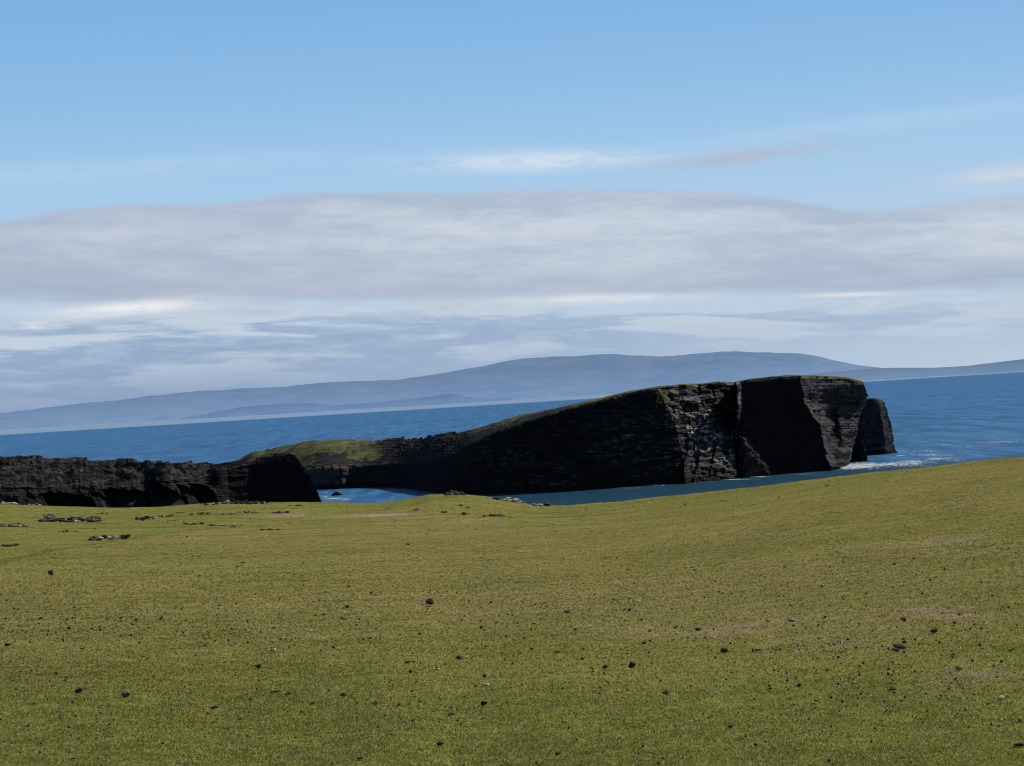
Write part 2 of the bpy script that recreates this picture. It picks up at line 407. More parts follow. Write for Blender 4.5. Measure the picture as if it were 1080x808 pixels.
def hit(px, py):
    """where the ray through px,py meets the turf"""
    v = at(px, py, 1.0); v[2] -= EYE
    ds = np.geomspace(12, 420, 2500)
    gz = ground_z(v[0] * ds, v[1] * ds); rz = EYE + v[2] * ds
    i = np.nonzero(rz < gz)[0]
    if len(i) == 0: return None
    i = i[0]
    if i == 0: return np.array([v[0] * ds[0], v[1] * ds[0], gz[0]])
    a = (rz[i - 1] - gz[i - 1]); b = (gz[i] - rz[i]); d = ds[i - 1] + (ds[i] - ds[i - 1]) * a / (a + b + 1e-9)
    return np.array([v[0] * d, v[1] * d, float(ground_z(np.array(v[0] * d), np.array(v[1] * d)))])

SOIL = []   # bare patches: x, y, rx, ry, strength, tint
for px, py, wpx, hpx, s in [(330, 542, 50, 1.3, .9), (400, 543.5, 40, 1.6, .9), (440, 545.5, 28, 1.5, .9), (300, 543, 25, 1.2, .6), (690, 670, 9, 2.0, .9), (755, 668, 40, 4, .30),
                         (790, 657, 60, 7, .28), (950, 647, 60, 9, .42), (1005, 650, 55, 9, .40), (1040, 567.5, 60, 2.2, .35), (985, 572, 50, 2.4, .3), (1030, 712, 40, 8, .35), (1010, 722, 30, 6, .3),
                         (880, 678, 60, 9, .22), (500, 549, 30, 2, .35), (640, 664, 60, 6, .2), (560, 645, 90, 8, .18), (860, 612, 70, 6, .2)]:
    h = hit(px, py); l = hit(px, py - hpx) ; 
    if h is None: continue
    d = np.hypot(h[0], h[1]); d2 = np.hypot(l[0], l[1]) if l is not None else d * 1.05
    SOIL.append((h[0], h[1], wpx / F * d, max(abs(d2 - d), 0.25), s))

def turf_col(x, y):
    d = np.hypot(x, y); t = x / np.maximum(y, 1e-3)
    olive = np.array([0.152, 0.151, 0.042]); green = np.array([0.132, 0.146, 0.034]); brown = np.array([0.176, 0.150, 0.058]); vivid = np.array([0.128, 0.138, 0.036])
    n1 = fbm(x / 14, y / 22, 3, 4); n2 = fbm(x / 4, y / 7, 8, 4); n3 = fbm(x / 45, y / 60, 5, 3)
    near = sstep(44, 27, d + 4 * n1)
    c = olive[None] * np.ones((len(x), 1))
    c = c + (brown - olive)[None] * (0.60 * sstep(-0.25, 0.55, n3 + 0.5 * n2 + 0.35 * sstep(34, 60, d)) * (1 - 0.7 * near))[:, None]
    c = c + (green - c) * (0.60 * near)[:, None]
    c = c + (green - c) * (0.5 * sstep(0.1, 0.6, n1 + 0.4 * n2))[:, None]
    fold = np.interp(t, [-0.24, -0.10, 0.0], [84, 175, 260])
    lf = sstep(0.03, -0.06, t) * sstep(-4, 10, d - fold + 6 * n2)
    c = c + (vivid * 1.05 - c) * (lf * (0.8 + 0.3 * n2))[:, None]
    lines = sstep(.93, 1.0, 1 - np.abs(fbm(x / 26 + 2, y / 9, 15, 3))) * sstep(-.1, .3, fbm(x / 20, y / 20, 19, 2))
    c = c * (1 - .38 * lf * lines)[:, None]
    knoll = sstep(215, 245, d) * sstep(-0.07, -0.03, t) * sstep(0.04, 0.0, t)
    c = c + (vivid - c) * (0.6 * knoll)[:, None]
    c = c * (1 + 0.16 * n2 + 0.10 * fbm(x / 1.1, y / 1.4, 2, 3))[:, None]
    soil = np.array([0.26, 0.19, 0.135])
    for sx, sy, rx, ry, s in SOIL:
        # ellipse aligned to the view line through it
        a = math.atan2(sx, sy); dx = x - sx; dy = y - sy
        u = dx * math.cos(a) - dy * math.sin(a); v = dx * math.sin(a) + dy * math.cos(a)
        k = np.exp(-((u / rx) ** 2 + (v / ry) ** 2)) * s * np.clip(0.6 + 1.6 * n2 + 1.0 * vnoise(x / .5, y / .8), 0, 1.2)
        c = c + (soil - c) * np.clip(k, 0, 0.95)[:, None]
    return np.clip(c * np.array([1.38, 1.29, 1.34]), 0.005, 0.6)

dl = np.concatenate([[0.0], np.geomspace(1.5, 20, 26)[:-1], np.geomspace(20, 440, 820)])
az_ = np.concatenate([np.radians(np.linspace(-180, -24, 60)[:-1]), np.radians(np.linspace(-24, -15.2, 50)[:-1]), np.radians(np.linspace(-15.2, 15.2, 640)), np.radians(np.linspace(15.2, 24, 50)[1:]), np.radians(np.linspace(24, 180, 60)[1:-1])])
D_, A_ = np.meshgrid(dl, az_, indexing='ij')
X = D_ * np.sin(A_); Y = D_ * np.cos(A_); Z = ground_z(X.ravel(), Y.ravel()).reshape(X.shape)
V = np.stack([X, Y, Z], -1).reshape(-1, 3)
g = mesh_np('ground', V, grid_faces(len(dl), len(az_), wrap=True)[:, ::-1], GROUND, {'col': turf_col(V[:, 0], V[:, 1])})
tag(g, 'sloping olive green clifftop pasture filling the foreground', 'grassland', kind='structure')

# ------------------------------------------------------------------ short grass (nobody could count it)
def sample_turf(n, y0=815, y1=505, far=190):
    px = rng.uniform(-90, 1170, n)
    t = (px - 540) / F
    h0 = np.interp(t, ts, h0_); m = np.interp(t, ts, m_near)
    # uniform in picture height: tan(depression) uniform
    th0 = h0 / 22.5 + m; th1 = h0 / far + m
    th = th1 + (th0 - th1) * rng.random(n) ** 1.0
    d = h0 / (th - m)
    a = np.arctan(t)
    return d * np.sin(a), d * np.cos(a), d
NB = 560000
x, y, d = sample_turf(NB, far=330)
clump = 0.5 + 0.5 * fbm(x / .28, y / .28, 4, 2)
keep = rng.random(NB) < (0.45 + 0.55 * clump); x, y, d, clump = x[keep], y[keep], d[keep], clump[keep]; NB = len(x)
bz = ground_z(x, y)
col = turf_col(x, y)
L = np.exp(rng.normal(-.04, 1, (NB, 1)) * (0.40 - .16 * sstep(60, 160, d))[:, None])
hue = rng.random((NB, 1))
col = col * L * (np.array([1.12, 1.0, 1.15]) * hue + np.array([0.84, 1.0, 0.8]) * (1 - hue)) * 1.12
r = rng.random(NB)[:, None]
col = np.where(r > 0.955, np.array([0.60, 0.56, 0.36]) * (0.7 + .6 * rng.random((NB, 1))), np.where(r < 0.06, np.array([0.035, 0.034, 0.014]), col))
TR = 3
xs = np.repeat(x, TR); ys = np.repeat(y, TR); zs_ = np.repeat(bz, TR); dd_ = np.repeat(d, TR); M = len(xs)
xs = xs + rng.normal(0, .35, M) * dd_ / F; ys = ys + rng.normal(0, .02, M)
fr_ = 1 - .40 * sstep(50, 130, dd_)
wd = np.maximum(0.006, 0.75 * fr_ * dd_ / F) * rng.uniform(0.6, 1.3, M)
ht = np.maximum(0.020, 1.05 * fr_ * dd_ / F) * rng.uniform(0.5, 1.3, M) * np.repeat(0.6 + 0.8 * clump, TR)
an = rng.normal(0, .7, M); ln_ = rng.uniform(0.1, 0.9, M) * ht; la = rng.uniform(0, 2 * np.pi, M)
P0 = np.stack([xs - np.cos(an) * wd / 2, ys - np.sin(an) * wd / 2, zs_ - 0.004], -1)
P1 = np.stack([xs + np.cos(an) * wd / 2, ys + np.sin(an) * wd / 2, zs_ - 0.004], -1)
P2 = np.stack([xs + np.cos(la) * ln_, ys + np.sin(la) * ln_, zs_ + ht], -1)
V = np.stack([P0, P1, P2], 1).reshape(-1, 3)
gr = mesh_np('grass', V, np.arange(M * 3, dtype=np.int32).reshape(-1, 3), BLADE, {'col': np.repeat(np.clip(col, 0.004, 0.6), 3 * TR, 0)}, smooth=False)
tag(gr, 'short grazed turf covering the foreground slope', 'grass', kind='stuff')

# ------------------------------------------------------------------ stones
def stone_mesh(seed, flat=0.6, n=15, jag=0.25):
    import bmesh
    rs = random.Random(seed); bm = bmesh.new()
    for i in range(n):
        v = Vector((rs.gauss(0, 1), rs.gauss(0, 1), rs.gauss(0, 1))).normalized() * (1 - jag * rs.random())
        v.x *= 1.0 + 0.3 * rs.random(); v.z *= flat
        bm.verts.new(v * 0.5)
    r = bmesh.ops.convex_hull(bm, input=bm.verts)
    bmesh.ops.delete(bm, geom=list({e for e in r['geom_interior'] if isinstance(e, bmesh.types.BMVert)}), context='VERTS')
    bmesh.ops.bevel(bm, geom=list(bm.edges), offset=0.035, segments=1, affect='EDGES')
    for v in bm.verts: v.co += v.co.normalized() * rs.uniform(-.03, .03)
    zmin = min(v.co.z for v in bm.verts)
    for v in bm.verts: v.co.z -= zmin + 0.04
    return bm
def stone_data(name, seed, mat, **k):
    bm = stone_mesh(seed, **k); me = bpy.data.meshes.new(name); bm.to_mesh(me); bm.free(); me.materials.append(mat); return me
SM = {k: [stone_data('stone', 100 * i + j, m, flat=0.45 + 0.05 * j) for j in range(8)] for i, (k, m) in enumerate([('dark', DARK), ('grey', GREY), ('pale', PALE), ('rust', RUST)])}
def put_stone(p, size, kind, name='stone', yaw=None, squash=1.0, wide=1.0):
    o = bpy.data.objects.new(name, random.choice(SM[kind])); C.objects.link(o)
    o.location = p; o.rotation_euler = (random.uniform(-.25, .25), random.uniform(-.25, .25), random.uniform(0, 6.28) if yaw is None else yaw)
    o.scale = (size * wide, size * random.uniform(.75, 1), size * squash); return o

MAIN = [  # px, py(base), width px, kind, height factor, label
 (453, 638, 8, 'dark', 1.5, 'upright dark stone standing alone in the middle of the slope'),
 (949, 685, 14, 'dark', .9, 'largest dark rock of the pair at the right of the slope'),
 (945, 688, 8, 'dark', .8, 'low dark rock leaning against the largest rock at the right'),
 (986, 668, 9, 'dark', 1.3, 'blocky dark rock upslope and right of the largest rock'),
 (131, 736, 10, 'grey', 1.1, 'pale topped grey stone at lower left with a dark side'),
 (83, 731, 9, 'dark', .8, 'low dark stone left of the pale topped stone'),
 (362, 735, 9, 'rust', 1.0, 'reddish black stone in the lower middle left'),
 (227, 748, 9, 'dark', .7, 'flat dark stone below the pale topped grey stone'),
 (274, 705, 7, 'dark', 1.1, 'dark stone above a second smaller one in the left centre'),
 (270, 703, 6, 'dark', .6, 'small flat stone touching the dark stone in the left centre'),
 (485, 696, 8, 'rust', .8, 'low reddish stone right of centre left slope'),
 (511, 745, 8, 'dark', 1.0, 'rounded dark stone near the bottom centre left'),
 (476, 755, 9, 'dark', .6, 'long flat dark stone near the bottom centre'),
 (465, 787, 7, 'dark', 1.0, 'dark stone close to the bottom edge left of centre'),
 (381, 802, 7, 'dark', .8, 'dark stone right at the bottom edge of the slope'),
 (666, 707, 10, 'dark', .9, 'black wedge shaped stone in the lower centre'),
 (638, 706, 7, 'rust', .9, 'small brown stone left of the black wedge stone'),
 (702, 733, 7, 'grey', 1.4, 'narrow grey stone with a dark face near lower centre'),
 (588, 689, 9, 'dark', .5, 'flat dark slab in the centre of the pasture'),
 (763, 689, 8, 'rust', 1.1, 'reddish stone with a pale crumb beside it'),
 (736, 665, 8, 'dark', .6, 'flat dark stone beside the pale bare patch'),
 (664, 645, 6, 'dark', 1.2, 'small dark stone standing above the pale bare patch'),
 (801, 687, 9, 'rust', .6, 'flat brown stone midway between reddish stone and right rocks'),
 (834, 656, 7, 'dark', .8, 'dark stone at the edge of the pale speckled ground'),
 (953, 656, 6, 'dark', 1.2, 'small dark upright stone above the largest right rock'),
 (843, 724, 8, 'dark', .7, 'broken dark stone in the lower right'),
 (771, 768, 7, 'dark', .9, 'dark stone near the bottom right of centre'),
 (589, 797, 7, 'dark', 1.0, 'dark stone by the bottom edge right of centre'),
 (607, 782, 6, 'dark', .8, 'small dark stone just above the bottom centre'),
 (1056, 739, 8, 'pale', .9, 'cream coloured stone at the far lower right'),
 (941, 729, 8, 'grey', .7, 'grey brown stone below the largest right rock'),
 (1075, 788, 11, 'dark', .6, 'flat dark rock at the bottom right corner'),
 (1012, 707, 8, 'dark', .6, 'low dark stone below the speckled ground at right'),
 (1066, 687, 7, 'dark', .6, 'flat dark stone near the right border'),
 (873, 708, 6, 'dark', .8, 'dark pebble left of the low right hand stones'),
 (55, 608, 6, 'dark', 1.1, 'lone dark stone high on the left of the near slope'),
 (430, 700, 6, 'dark', .7, 'small flat stone left of the low reddish stone'),
 (305, 733, 6, 'grey', 1.1, 'little grey stone between the pale topped and reddish black stones'),
 (291, 731, 6, 'dark', .8, 'small dark stone left of the little grey stone'),
 (432, 743, 7, 'grey', .7, 'grey stone left of the rounded dark stone'),
 (330, 743, 8, 'dark', .6, 'small low stone left of the reddish black stone'),
 (77, 802, 7, 'dark', .8, 'dark stone at the bottom edge far left'),
 (8, 682, 7, 'dark', .8, 'dark stone by the left border'),
 (240, 770, 7, 'dark', .5, 'flat stone low on the left of the slope'),
 (513, 724, 7, 'pale', .6, 'pale flat stone in the lower centre'),
 (430, 575, 5, 'dark', 1.1, 'dark stone high on the slope below the grassy knoll'),
]
cells = []
for px, py, wpx, kind, hf, lab in MAIN:
    p = hit(px, py)
    if p is None: continue
    d = math.hypot(p[0], p[1]); s = wpx * 1.25 / F * d; p = p + np.array([0, 0, .012])
    o = put_stone(p, s, kind, squash=0.95 * hf); tag(o, lab, 'stone', 'stones scattered on the near slope'); cells.append((px, py))
# ordinary stones, each still an object
LAB = {'dark': 'one of the many small dark stones strewn over the turf', 'grey': 'one of the many small grey stones strewn over the turf',
       'pale': 'one of the many small whitish stones strewn over the turf', 'rust': 'one of the many small reddish brown stones strewn over the turf'}
n_small = 0
while n_small < 225:
    px = random.uniform(0, 1080); py = 590 + 215 * random.random() ** 1.0
    cl = 0.5 + 0.5 * float(fbm(np.array(px / 130.), np.array(py / 42.), 3, 3))
    dens = (0.22 + 1.1 * max(0, cl - 0.42)) * math.exp(-((py - 690) / 75) ** 2) + 0.05
    if px > 560: dens *= 1.35
    if random.random() > dens * 2: continue
    p = hit(px, py)
    if p is None: continue
    d = math.hypot(p[0], p[1]); kind = random.choices(['dark', 'rust', 'grey', 'pale'], [64, 14, 13, 9])[0]
    wpx = 3.2 + 3.2 * random.random() ** 2.4; p[2] += .012
    o = put_stone(p, wpx / F * d, kind, squash=random.uniform(.6, 1.2))
    tag(o, LAB[kind], 'stone', 'small %s stones strewn over the turf' % {'dark': 'dark', 'rust': 'reddish', 'grey': 'grey', 'pale': 'whitish'}[kind]); n_small += 1

def rubble(name, n, mat, label, wlo, whi, pw, prob=None, flat=.6, y_lo=510, lim=215):
    """thousands of specks as one mesh of little faceted stones"""
    octa = np.array([[1, 0, 0], [-1, 0, 0], [0, 1, 0], [0, -1, 0], [0, 0, 1], [0, 0, -1]], float) * .5
    fc = np.array([[0, 2, 4], [2, 1, 4], [1, 3, 4], [3, 0, 4], [2, 0, 5], [1, 2, 5], [3, 1, 5], [0, 3, 5]])
    x, y, d = sample_turf(n, far=lim)
    if prob is not None:
        k = rng.random(n) < prob(x, y, d); x, y, d = x[k], y[k], d[k]; n = len(x)
    s = (wlo + (whi - wlo) * rng.random(n) ** pw) / F * d
    s = s * (1 - .45 * sstep(38, 90, d))
    z = ground_z(x, y)
    j = octa[None] * s[:, None, None] * rng.uniform(.65, 1.3, (n, 6, 1)); j[:, :, 2] *= flat * rng.uniform(.8, 1.5, (n, 1))
    a = rng.uniform(0, 6.28, n); ca, sa = np.cos(a)[:, None], np.sin(a)[:, None]
    X = j[:, :, 0] * ca - j[:, :, 1] * sa; Y = j[:, :, 0] * sa + j[:, :, 1] * ca
    V = np.stack([X + x[:, None], Y + y[:, None], j[:, :, 2] + z[:, None] + s[:, None] * .15 + 0.03], -1).reshape(-1, 3)
    fcs = (fc[None] + 6 * np.arange(n)[:, None, None]).reshape(-1, 3)
    return tag(mesh_np(name, V, fcs, mat, smooth=False), label, 'pebbles', kind='stuff')
def pr_dark(x, y, d):
    return np.clip(0.22 + 1.6 * np.maximum(0, fbm(x / 9, y / 12, 31, 3)) + 0.2 * sstep(.0, .15, x / y), 0, 1) * np.where(d < 27, .35, 1)
def pr_pale(x, y, d):
    r = 0.25 + 1.6 * np.maximum(0, fbm(x / 7, y / 10, 77, 3))
    for sx, sy, rx, ry, s in SOIL: r = r + 2.2 * s * np.exp(-(((x - sx) / rx) ** 2 + ((y - sy) / ry) ** 2))
    return np.clip(r, 0, 1)
rubble('dark_pebbles', 7500, DARK, 'scatter of tiny dark pebbles and droppings in the turf', 1.5, 4.2, 2.6, pr_dark)
rubble('brown_pebbles', 2200, RUST, 'scatter of tiny reddish brown pebbles in the turf', 1.1, 3.2, 2.4, pr_dark)
rubble('pale_pebbles', 9500, PALE, 'scatter of tiny whitish stones and dry flecks in the turf', 0.9, 2.9, 2.6, pr_pale)

# ------------------------------------------------------------------ rock outcrops on the lower turf and along the brow
def outcrop(px, py, wpx, hpx, n, label, mix=(3, 5, 3), cat='rock outcrop', name='rock_outcrop', slab=1.0):
    import bmesh
    if any(k in label for k in ('crest', 'cliff edge', 'tip where', 'border', 'knoll')): slab = 1.7
    c = hit(px, py); py0 = py
    while c is None and py < py0 + 8: py += .5; c = hit(px, py)
    if c is None: return
    d = math.hypot(c[0], c[1]); a = math.atan2(c[0], c[1]); W = wpx / F * d
    root = bpy.data.objects.new(name, None); C.objects.link(root); root.location = c; root.rotation_euler.z = -a
    tag(root, label, cat, 'rock outcrops breaking through the lower turf')
    root.empty_display_size = 0.3
    Dp = max(hpx / F * d * 14, W * .25)
    for i in range(int(n * 3.2)):
        u = random.uniform(-.5, .5) * W if i else 0; v = random.gauss(0, .30) * Dp if i else 0
        s = W * (.06 + .16 * random.random() ** 2) * (1.5 if i == 0 else 1); s = max(min(s, hpx / F * d * 2.0), 1.6 / F * d) * slab
        bm = stone_mesh(random.random() * 1e6, flat=random.uniform(.42, .75), n=16, jag=.3)
        me = bpy.data.meshes.new('rock'); bm.to_mesh(me); bm.free()
        me.materials.append(random.choices([DARK, GREY, PALE], (mix[0] * 1.2, mix[1], mix[2] * .8))[0])
        o = bpy.data.objects.new('rock', me); C.objects.link(o); o.parent = root
        wx = c[0] + u * math.cos(a) + v * math.sin(a); wy = c[1] - u * math.sin(a) + v * math.cos(a)
        wz = float(ground_z(np.array(wx), np.array(wy)))
        o.location = (u, v, wz - c[2] + .03); o.scale = (s * random.uniform(.9, 1.7), s, s * random.uniform(.6, 1.3))
        o.rotation_euler = (0, random.uniform(-.12, .12), random.uniform(-.5, .5))
for a in [
 (75, 549.5, 60, 4, 26, 'longest broken rock outcrop, dark slabs on the lower left turf'),
 (56, 544, 20, 3, 8, 'pale slab just above the longest rock outcrop', (1, 4, 7)),
 (16, 555.5, 28, 4, 15, 'pale rock heap left of and below the longest outcrop', (2, 5, 5)),
 (9, 529, 16, 4, 8, 'whitish rocks on the brow at the left border', (0, 3, 7)),
 (36, 530, 12, 3, 5, 'small pale rocks on the brow right of the border rocks', (1, 4, 5)),
 (115, 568.5, 36, 4, 17, 'isolated rock outcrop lowest on the left turf'),
 (98, 567, 8, 3, 3, 'dark boulder pair at the left end of the lowest outcrop', (7, 2, 0)),
 (105, 577, 8, 2, 3, 'small stones just below the lowest outcrop', (1, 3, 4)),
 (133, 536, 7, 3, 4, 'grey rocks perched on the brow before the dark cliff', (2, 5, 2)),
 (108, 542, 12, 2, 4, 'short dark rock ledge upper left of the middle outcrop', (5, 4, 1)),
 (155, 547.5, 24, 3, 10, 'dark rock ledge left of the middle outcrop', (6, 4, 1)),
 (173, 545, 18, 4.5, 12, 'dark lumpy rock outcrop in the middle of the left turf', (6, 4, 1)),
 (180, 549.5, 12, 2, 6, 'white stones just below the dark lumpy outcrop', (0, 3, 7)),
 (191, 541, 10, 2, 4, 'small dark ledge above and right of the lumpy outcrop', (6, 3, 1)),
 (211, 543, 22, 3, 9, 'low rock ledge behind the right hand outcrops'),
 (205, 553.5, 22, 3, 9, 'scattered grey stones right of the white stones', (2, 5, 4)),
 (228, 555, 20, 3, 8, 'row of small pale rocks left of the upright boulder', (1, 4, 5)),
 (247, 556, 12, 5, 6, 'upright dark and white boulder at the right of the outcrops', (4, 4, 3)),
 (240, 543, 14, 2, 5, 'pale flat stones beyond the upright boulder', (1, 4, 5)),
 (262, 541, 18, 2, 6, 'thin dark ledge beyond the upright boulder', (6, 4, 1)),
 (258, 531.5, 44, 3, 14, 'line of rocks along the brow below the dark headland', (3, 5, 3)),
 (225, 532.5, 18, 2, 6, 'small rocks on the brow left of the line of rocks', (2, 5, 2)),
 (295, 541.3, 18, 1.8, 7, 'thin black ledge at the left end of the bare earth', (8, 2, 0)),
 (312, 534, 14, 2, 5, 'grey stones on the brow near the cove', (3, 4, 2)),
 (285, 559.5, 20, 2, 6, 'low stones in the turf below the upright boulder', (4, 4, 1)),
 (275, 556, 7, 2, 3, 'tiny pale stones right of the upright boulder', (1, 4, 3)),
 (72, 561.5, 20, 1.5, 5, 'faint line of stones between the two big left outcrops', (3, 4, 2)),
 (10, 576.5, 16, 1.5, 5, 'low dark ledge by the left border', (6, 3, 0)),
 (487, 534, 6, 2.5, 3, 'dark stones on the grassy knoll beside a white one', (8, 2, 0)),
 (491, 536, 8, 2, 4, 'white stones on the right of the grassy knoll', (0, 3, 7)),
 (489, 543, 9, 3, 4, 'dark rock lowest on the grassy knoll', (8, 2, 0)),
 (468, 541, 6, 2, 3, 'grey stones in the middle of the grassy knoll', (5, 5, 1)),
 (439, 538.5, 6, 2, 3, 'dark stones at the left foot of the grassy knoll', (7, 3, 1)),
 (478, 522, 26, 2.0, 8, 'row of rocks along the crest of the grassy knoll', (5, 4, 2)),
 (541, 529.5, 20, 3.5, 12, 'white lichened rocks on the cliff edge right of the knoll', (0, 4, 8)),
 (526, 527.5, 14, 2.0, 6, 'low grey rocks left of the white cliff edge rocks', (2, 5, 4)),
 (570, 534, 16, 3.5, 9, 'pale rock tip where the grass brow meets the water', (1, 5, 5)),
 (520, 545, 24, 1.5, 5, 'few small stones right of the knoll on the slope', (4, 4, 1)),
]: outcrop(*a)

# ------------------------------------------------------------------ sea
rs_ = np.concatenate([[0.0], np.geomspace(60, 90000, 90)]); as_ = np.linspace(0, 2 * np.pi, 181)[:-1]
D_, A_ = np.meshgrid(rs_, as_, indexing='ij')
V = np.stack([D_ * np.sin(A_), D_ * np.cos(A_), np.zeros_like(D_)], -1).reshape(-1, 3)
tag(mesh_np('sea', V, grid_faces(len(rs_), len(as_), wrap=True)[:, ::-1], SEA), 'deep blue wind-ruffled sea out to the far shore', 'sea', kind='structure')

def foam(label, patches):
    """flecks and streaks of white water lying on the sea, irregular polygons"""
    vs, fs = [], []; n0 = 0
    for px, py, wpx, hpx, n, size in patches:
        for i in range(n):
            qx = px + random.gauss(0, .42) * wpx; qy = py + random.gauss(0, .36) * hpx
            d = float(sea_d(qx, qy)); p = at(qx, qy, d)
            L = size * random.uniform(.35, 1.2); Wd = L * random.uniform(.5, 1.6)
            k = 9; a0 = random.uniform(-.3, .3)
            for j in range(k):
                t = 2 * math.pi * j / k; q = random.uniform(.5, 1.15)
                ex = math.cos(t) * L * q; ey = math.sin(t) * Wd * q
                vs.append((p[0] + ex * math.cos(a0) - ey * math.sin(a0), p[1] + ex * math.sin(a0) + ey * math.cos(a0), 0.10 + 0.002 * (i % 40)))
            for j in range(1, k - 1): fs.append((n0, n0 + j, n0 + j + 1))
            n0 += k
    return tag(mesh_np('foam', np.array(vs), np.array(fs), FOAM, smooth=False), label, 'foam', kind='stuff')
foam('white surf breaking at the right foot of the great cliff', [(905, 491.8, 26, 3.6, 700, .8), (938, 490, 40, 2.6, 560, .75), (965, 488, 20, 2.0, 120, .7), (893, 494, 12, 2, 120, .7), (900, 485, 12, 1.5, 60, .6), (965, 489.5, 14, 1.5, 50, .5)])
foam('streaks of surf offshore beyond the small sea stack', [(985, 480, 28, 1.4, 110, .65), (998, 469.5, 7, 1.0, 60, .6), (1050, 466.5, 40, 1.2, 150, .6), (985, 484.5, 12, 1.6, 90, .7), (1020, 471, 30, 1.0, 60, .5), (975, 476, 16, .8, 50, .6), (950, 481, 6, 1.0, 50, .6), (1010, 486, 22, 1.6, 40, .5), (962, 470, 12, .7, 24, .5), (1010, 478, 60, 7, 60, .4), (1040, 468, 50, 2, 70, .45), (960, 487, 20, 1.2, 110, .6), (1000, 483.5, 26, .8, 90, .55)])
foam('thin white wash along the foot of the dark cliff face', [(775, 506.0, 22, .8, 120, .4), (735, 508.5, 18, .7, 70, .38), (800, 503, 14, .9, 90, .42), (660, 515, 30, .5, 60, .3), (845, 500.5, 20, .6, 50, .35), (690, 512, 16, .5, 30, .3)])
foam('white wash in the mouth of the cove', [(352, 526, 12, 1.0, 130, .55), (343, 524, 5, 1.0, 50, .5), (346, 519.5, 7, .7, 30, .4), (365, 527, 10, 1.0, 50, .5)])

# ------------------------------------------------------------------ cliffs
def strata(u, z, seed, thick=1.3, amp=0.8, dip=0.0):
    """bedded, jointed rock: outward offset of each block in each bed"""
    zz = z + dip * u + 0.5 * fbm(u / 30, z / 30, seed, 2)
    r = 0
    for th, am, bl in ((thick * 2.6, amp, 9.0), (thick, amp * .55, 4.5), (thick * .45, amp * .3, 2.2)):
        q = zz / th + 0.35 * fbm(u / 12, z / 50, seed + 3, 2)
        li = np.floor(q)
        off = _hash(li, li * 0 + seed, li * 0)
        cu = np.floor(u / bl * (0.6 + 0.8 * _hash(li, li * 0 + 91, li * 0)) + off * 17)
        blk = _hash(li, cu, cu * 0 + seed + 5)
        r = r + am * (0.55 * off + 0.75 * blk - 0.6)
        fr = q - li
        r = r - am * 0.25 * (fr < 0.16)             # undercut bedding plane
    return r

def finish_sheet(name, P, ncol, grass, guano_lit, tone, label, cat, kind='structure'):
    o = mesh_np(name, P.reshape(-1, 3), grid_faces(P.shape[0], P.shape[1])[:, ::-1], ROCK, {'grass': grass.ravel(), 'guano_lit': guano_lit.ravel(), 'tone': tone.ravel()}, smooth=False)
    return tag(o, label, cat, kind=kind)

def away(P):
    """horizontal unit vectors pointing away from the viewer's side"""
    v = P[..., :2] / np.linalg.norm(P[..., :2], axis=-1, keepdims=True); return v

# --- the great headland with its low neck
BASE = [(200, 511), (300, 515.6), (335, 516), (372, 514.5), (400, 513.8), (418, 514), (433, 515.3), (446, 517.5), (460, 519.6), (480, 520.9), (504, 521.5), (578, 519), (640, 515.2), (721, 509.3), (778, 504.4), (819, 500.8), (880, 496)]
EDGE = [(200, 500), (247, 498), (300, 494), (345, 489.5), (380, 491), (400, 490), (430, 489), (446, 487), (460, 486), (480, 478), (500, 466), (520, 456), (548, 446.5), (575, 438), (590, 433.5), (600, 430.5), (637, 421), (665, 414), (680, 411), (696, 408.5), (720, 406), (740, 405.5), (757, 403), (773, 404), (783, 402), (790, 400.5), (815, 398), (844, 396.8), (870, 397), (895, 400), (912, 403.5)]
RIDGE = [(200, 502), (235, 492), (247, 487), (266, 477), (297, 471), (322, 466), (347, 463.5), (370, 463.5), (389, 464.5), (400, 464), (411, 462), (425, 463), (444, 462), (459, 459), (478, 457.5), (489, 455.5), (505, 451), (520, 447), (548, 438.5), (575, 433), (590, 430), (637, 419.5), (665, 412.5), (680, 410), (696, 407.5), (720, 405.5), (740, 405), (757, 402.5), (773, 403.5), (783, 401.5), (790, 400), (815, 397.5), (844, 396.3), (870, 396.6), (895, 399.5), (912, 403.2)]
SETR = [(200, 40), (300, 60), (440, 60), (480, 55), (520, 38), (560, 32), (600, 26), (640, 22), (912, 14)]
CORNER = [(396, 844), (425, 848), (448, 864), (468, 868), (496, 877)]
RIGHT = [(396, 911), (403, 910), (412, 911.5), (421, 912), (438, 907), (455, 903), (475, 897), (491, 893)]
GULLY = [(404, 693), (411, 695), (430, 705), (456, 716), (480, 719), (505, 722)]
S = np.concatenate([np.linspace(200, 911, 1250)])
nS = len(S)
NF, NT = 150, 46
def _face(S):
    base = ipl(S, BASE); edge = ipl(S, EDGE)
    kw = np.hanning(71); kw /= kw.sum(); b2 = np.convolve(np.pad(base, 35, 'reflect', reflect_type='odd'), kw, 'valid'); base = b2
    db = np.array([float(sea_d(s, b)) for s, b in zip(S, base)])
    return base, edge, db
base, edge, db = _face(S)
rows = []
T = np.linspace(-0.09, 1, NF)
tt = T[:, None]
py = base[None] + (edge - base)[None] * tt
px = np.repeat(S[None], NF, 0)
# warp the last columns onto the leaning right-hand outline
pxR = ipl(py, [(p, q) for p, q in RIGHT]); k = sstep(845, 911, px); px = px + (pxR - 911) * k
setb = 4 + 6 * sstep(440, 520, S) - 5 * sstep(600, 700, S) + 3 * sstep(560, 460, S)
D = db[None] + setb[None] * np.clip(tt, 0, 1) ** 1.3
